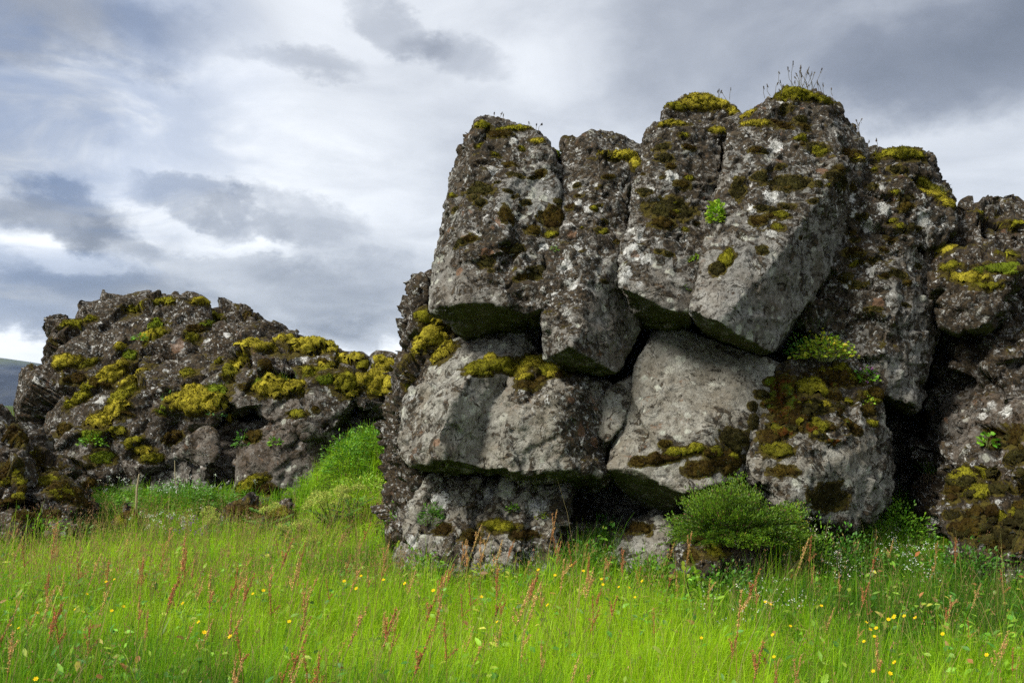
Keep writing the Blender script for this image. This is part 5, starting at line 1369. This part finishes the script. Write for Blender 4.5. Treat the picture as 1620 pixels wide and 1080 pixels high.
for px, ytop, Y in [(285, 840, 7.6), (262, 905, 6.3), (335, 900, 6.6), (372, 905, 6.9), (430, 850, 8.2), (462, 880, 7.4), (540, 895, 7.2), (690, 900, 7.8), (735, 855, 8.4), (760, 850, 8.5), (778, 852, 8.6),
                    (870, 855, 8.6), (825, 900, 6.6), (805, 925, 6.2), (595, 960, 5.6), (605, 965, 5.4), (912, 955, 6.2), (935, 940, 6.4), (1030, 960, 6.2), (885, 1040, 4.9), (440, 1000, 5.2), (530, 960, 5.6),
                    (85, 905, 6.6), (55, 930, 6.0), (75, 950, 5.7), (110, 955, 5.8), (20, 1000, 5.2), (150, 925, 6.4), (1272, 895, 7.9), (1318, 905, 7.7), (1365, 955, 7.3), (1475, 950, 6.8), (1490, 942, 6.9), (1520, 975, 6.3),
                    (1600, 1015, 5.8), (1585, 1022, 5.7), (1555, 1010, 5.9), (1115, 915, 7.4), (1205, 1045, 5.1), (1222, 1060, 4.9), (1345, 990, 6.2), (1450, 890, 8.2), (1290, 960, 6.6), (1040, 900, 8.0), (1065, 905, 7.8), (700, 890, 8.0), (640, 905, 7.6)]:
    spots.append(((px - 810) / F * Y, Y, ytop))
for k in range(14):
    Y = rng.uniform(4.4, 5.6); spots.append(((rng.uniform(-20, 1640) - 810) / F * Y, Y, None))
for k in range(130):
    Y = rng.uniform(5.0, 10.2); px = rng.uniform(-30, 1650)
    if px > 1000 and rng.uniform() < .55: px = rng.uniform(-30, 900)
    spots.append(((px - 810) / F * Y, Y, None))
k = 0
for (x, y, ytop) in spots:
    i = int(rng.integers(10)); z0 = on_ground(x, y)
    if not free_of_rock(np.array([x]), np.array([y]), np.array([z0]))[0]: continue
    ph = (.52, .60, .48, .66, .56, .44, .58, .50, .70, .46)[i]
    s = rng.uniform(.72, 1.08) if ytop is None else np.clip((P(810, ytop, y)[2] - z0) / ph, .55, 1.5)
    place(protos, i, x, y, s, rng.uniform(-.7, .7) if ytop is None else rng.uniform(-.4, .4), 'thin rusty sorrel stalk with a reddish flower spike standing in the meadow grass', 'sorrel', GS)

def buttercup_proto(seed):
    r = np.random.default_rng(seed)
    o = bpy.data.objects.new('buttercup', None); COL.objects.link(o); o.empty_display_size = .05
    h = r.uniform(.34, .44); top = np.array([r.normal() * .03, r.normal() * .03, h])
    S = Leaves(); S.tube([[0, 0, -.02], top * [.3, .3, .5] + [.01, 0, 0], top], [.0018, .0016, .0013], np.array([.16, .24, .03]), 4); S.build('stem', M_STEM, o)
    Fl = Leaves(); ax = unit(np.array([r.normal() * .3, -.55, .8])); u = unit(np.cross(ax, [1, .2, 0])); v = np.cross(ax, u)
    for k in range(6):
        a = k / 6 * 6.283; d = math.cos(a) * u + math.sin(a) * v; e_ = -math.sin(a) * u + math.cos(a) * v
        Fl.cards((top + d * .006 + ax * .0025)[None], (d * .0054 + ax * .0025)[None], (e_ * .0038)[None], np.array([[.78, .56, .01]]))
    Fl.cards((top + ax * .004)[None], (u * .004)[None], (v * .004)[None], np.array([[.60, .36, .01]]))
    Fl.build('petals', M_FLOWER, o)
    return o
bc = [buttercup_proto(700 + i) for i in range(4)]
GB = 'yellow buttercups dotted over the meadow'
bl = [(30, 990, 6), (46, 994, 6), (65, 1076, 4.6), (130, 965, 6.2), (148, 940, 6.8), (177, 920, 7.2), (192, 917, 7.3), (183, 967, 6.2), (205, 960, 6.3), (70, 970, 6.2), (305, 956, 6.3), (327, 985, 5.7), (328, 1002, 5.4), (381, 1010, 5.3),
      (411, 940, 6.6), (420, 935, 6.7), (464, 983, 5.8), (545, 920, 7), (575, 911, 7.2), (578, 932, 6.8), (610, 917, 7.0), (650, 925, 6.8), (860, 903, 7.6), (878, 910, 7.4), (905, 896, 7.8), (922, 903, 7.5), (950, 916, 7.2), (963, 925, 7), (981, 929, 7),
      (995, 930, 6.9), (1008, 945, 6.6), (1020, 921, 7.1), (1206, 952, 6.6), (1220, 957, 6.5), (1244, 990, 5.9), (1225, 1007, 5.6), (1225, 1040, 5.1), (1293, 958, 6.5), (1362, 984, 6), (1370, 997, 5.8), (1382, 1007, 5.7), (1405, 977, 6.1), (1412, 981, 6), (1418, 976, 6.2),
      (1432, 977, 6.1), (1448, 980, 6), (1365, 1016, 5.5), (1380, 1063, 4.9), (1397, 1067, 4.8), (1413, 1052, 5), (1495, 1005, 5.7), (1563, 1039, 5.2), (1390, 996, 5.8), (1103, 1010, 5.5), (760, 945, 6.5), (700, 935, 6.7), (790, 985, 5.8), (870, 960, 6.2)]
for (px, py, Y) in bl:
    x = (px - 810) / F * Y; z0 = on_ground(x, Y)
    i = int(rng.integers(4)); hz_ = max(bc[i].children[1].bound_box[k][2] for k in range(8))
    place(bc, i, x, Y, float(np.clip((P(px, py, Y)[2] - z0) / hz_, .45, 1.4)), rng.uniform(-.6, .6), 'small yellow buttercup on a thin green stem in the meadow grass', 'buttercup', GB)
print('done', round(time.time() - T0, 1))
# ------------------------------------------------------------------ the air: pale haze that only the distant fell fades into
m = bpy.data.materials.new('haze'); m.use_nodes = True; m.node_tree.nodes.clear()
g = NT(m.node_tree)
v = g.n.new('ShaderNodeVolumePrincipled')
v.inputs['Color'].default_value = (0.42, 0.60, 1.0, 1)
v.inputs['Density'].default_value = 0.00007
v.inputs['Anisotropy'].default_value = 0.2
out = g.n.new('ShaderNodeOutputMaterial'); g.l.new(v.outputs[0], out.inputs['Volume'])
bm = bmesh.new(); bmesh.ops.create_cube(bm, size=1)
bmesh.ops.scale(bm, vec=(19000, 19000, 0.0 + 152), verts=bm.verts)
bmesh.ops.translate(bm, vec=(0, 0, 152 / 2 - 9), verts=bm.verts)
me = bpy.data.meshes.new('haze'); bm.to_mesh(me); bm.free(); me.materials.append(m)
haze = bpy.data.objects.new('haze', me); link(haze); tag(haze, kind='stuff')
SC.cycles.volume_bounces = 1
zmax = max(hv[:, 2]); print('fell top', zmax, 'ground min', zs.min())
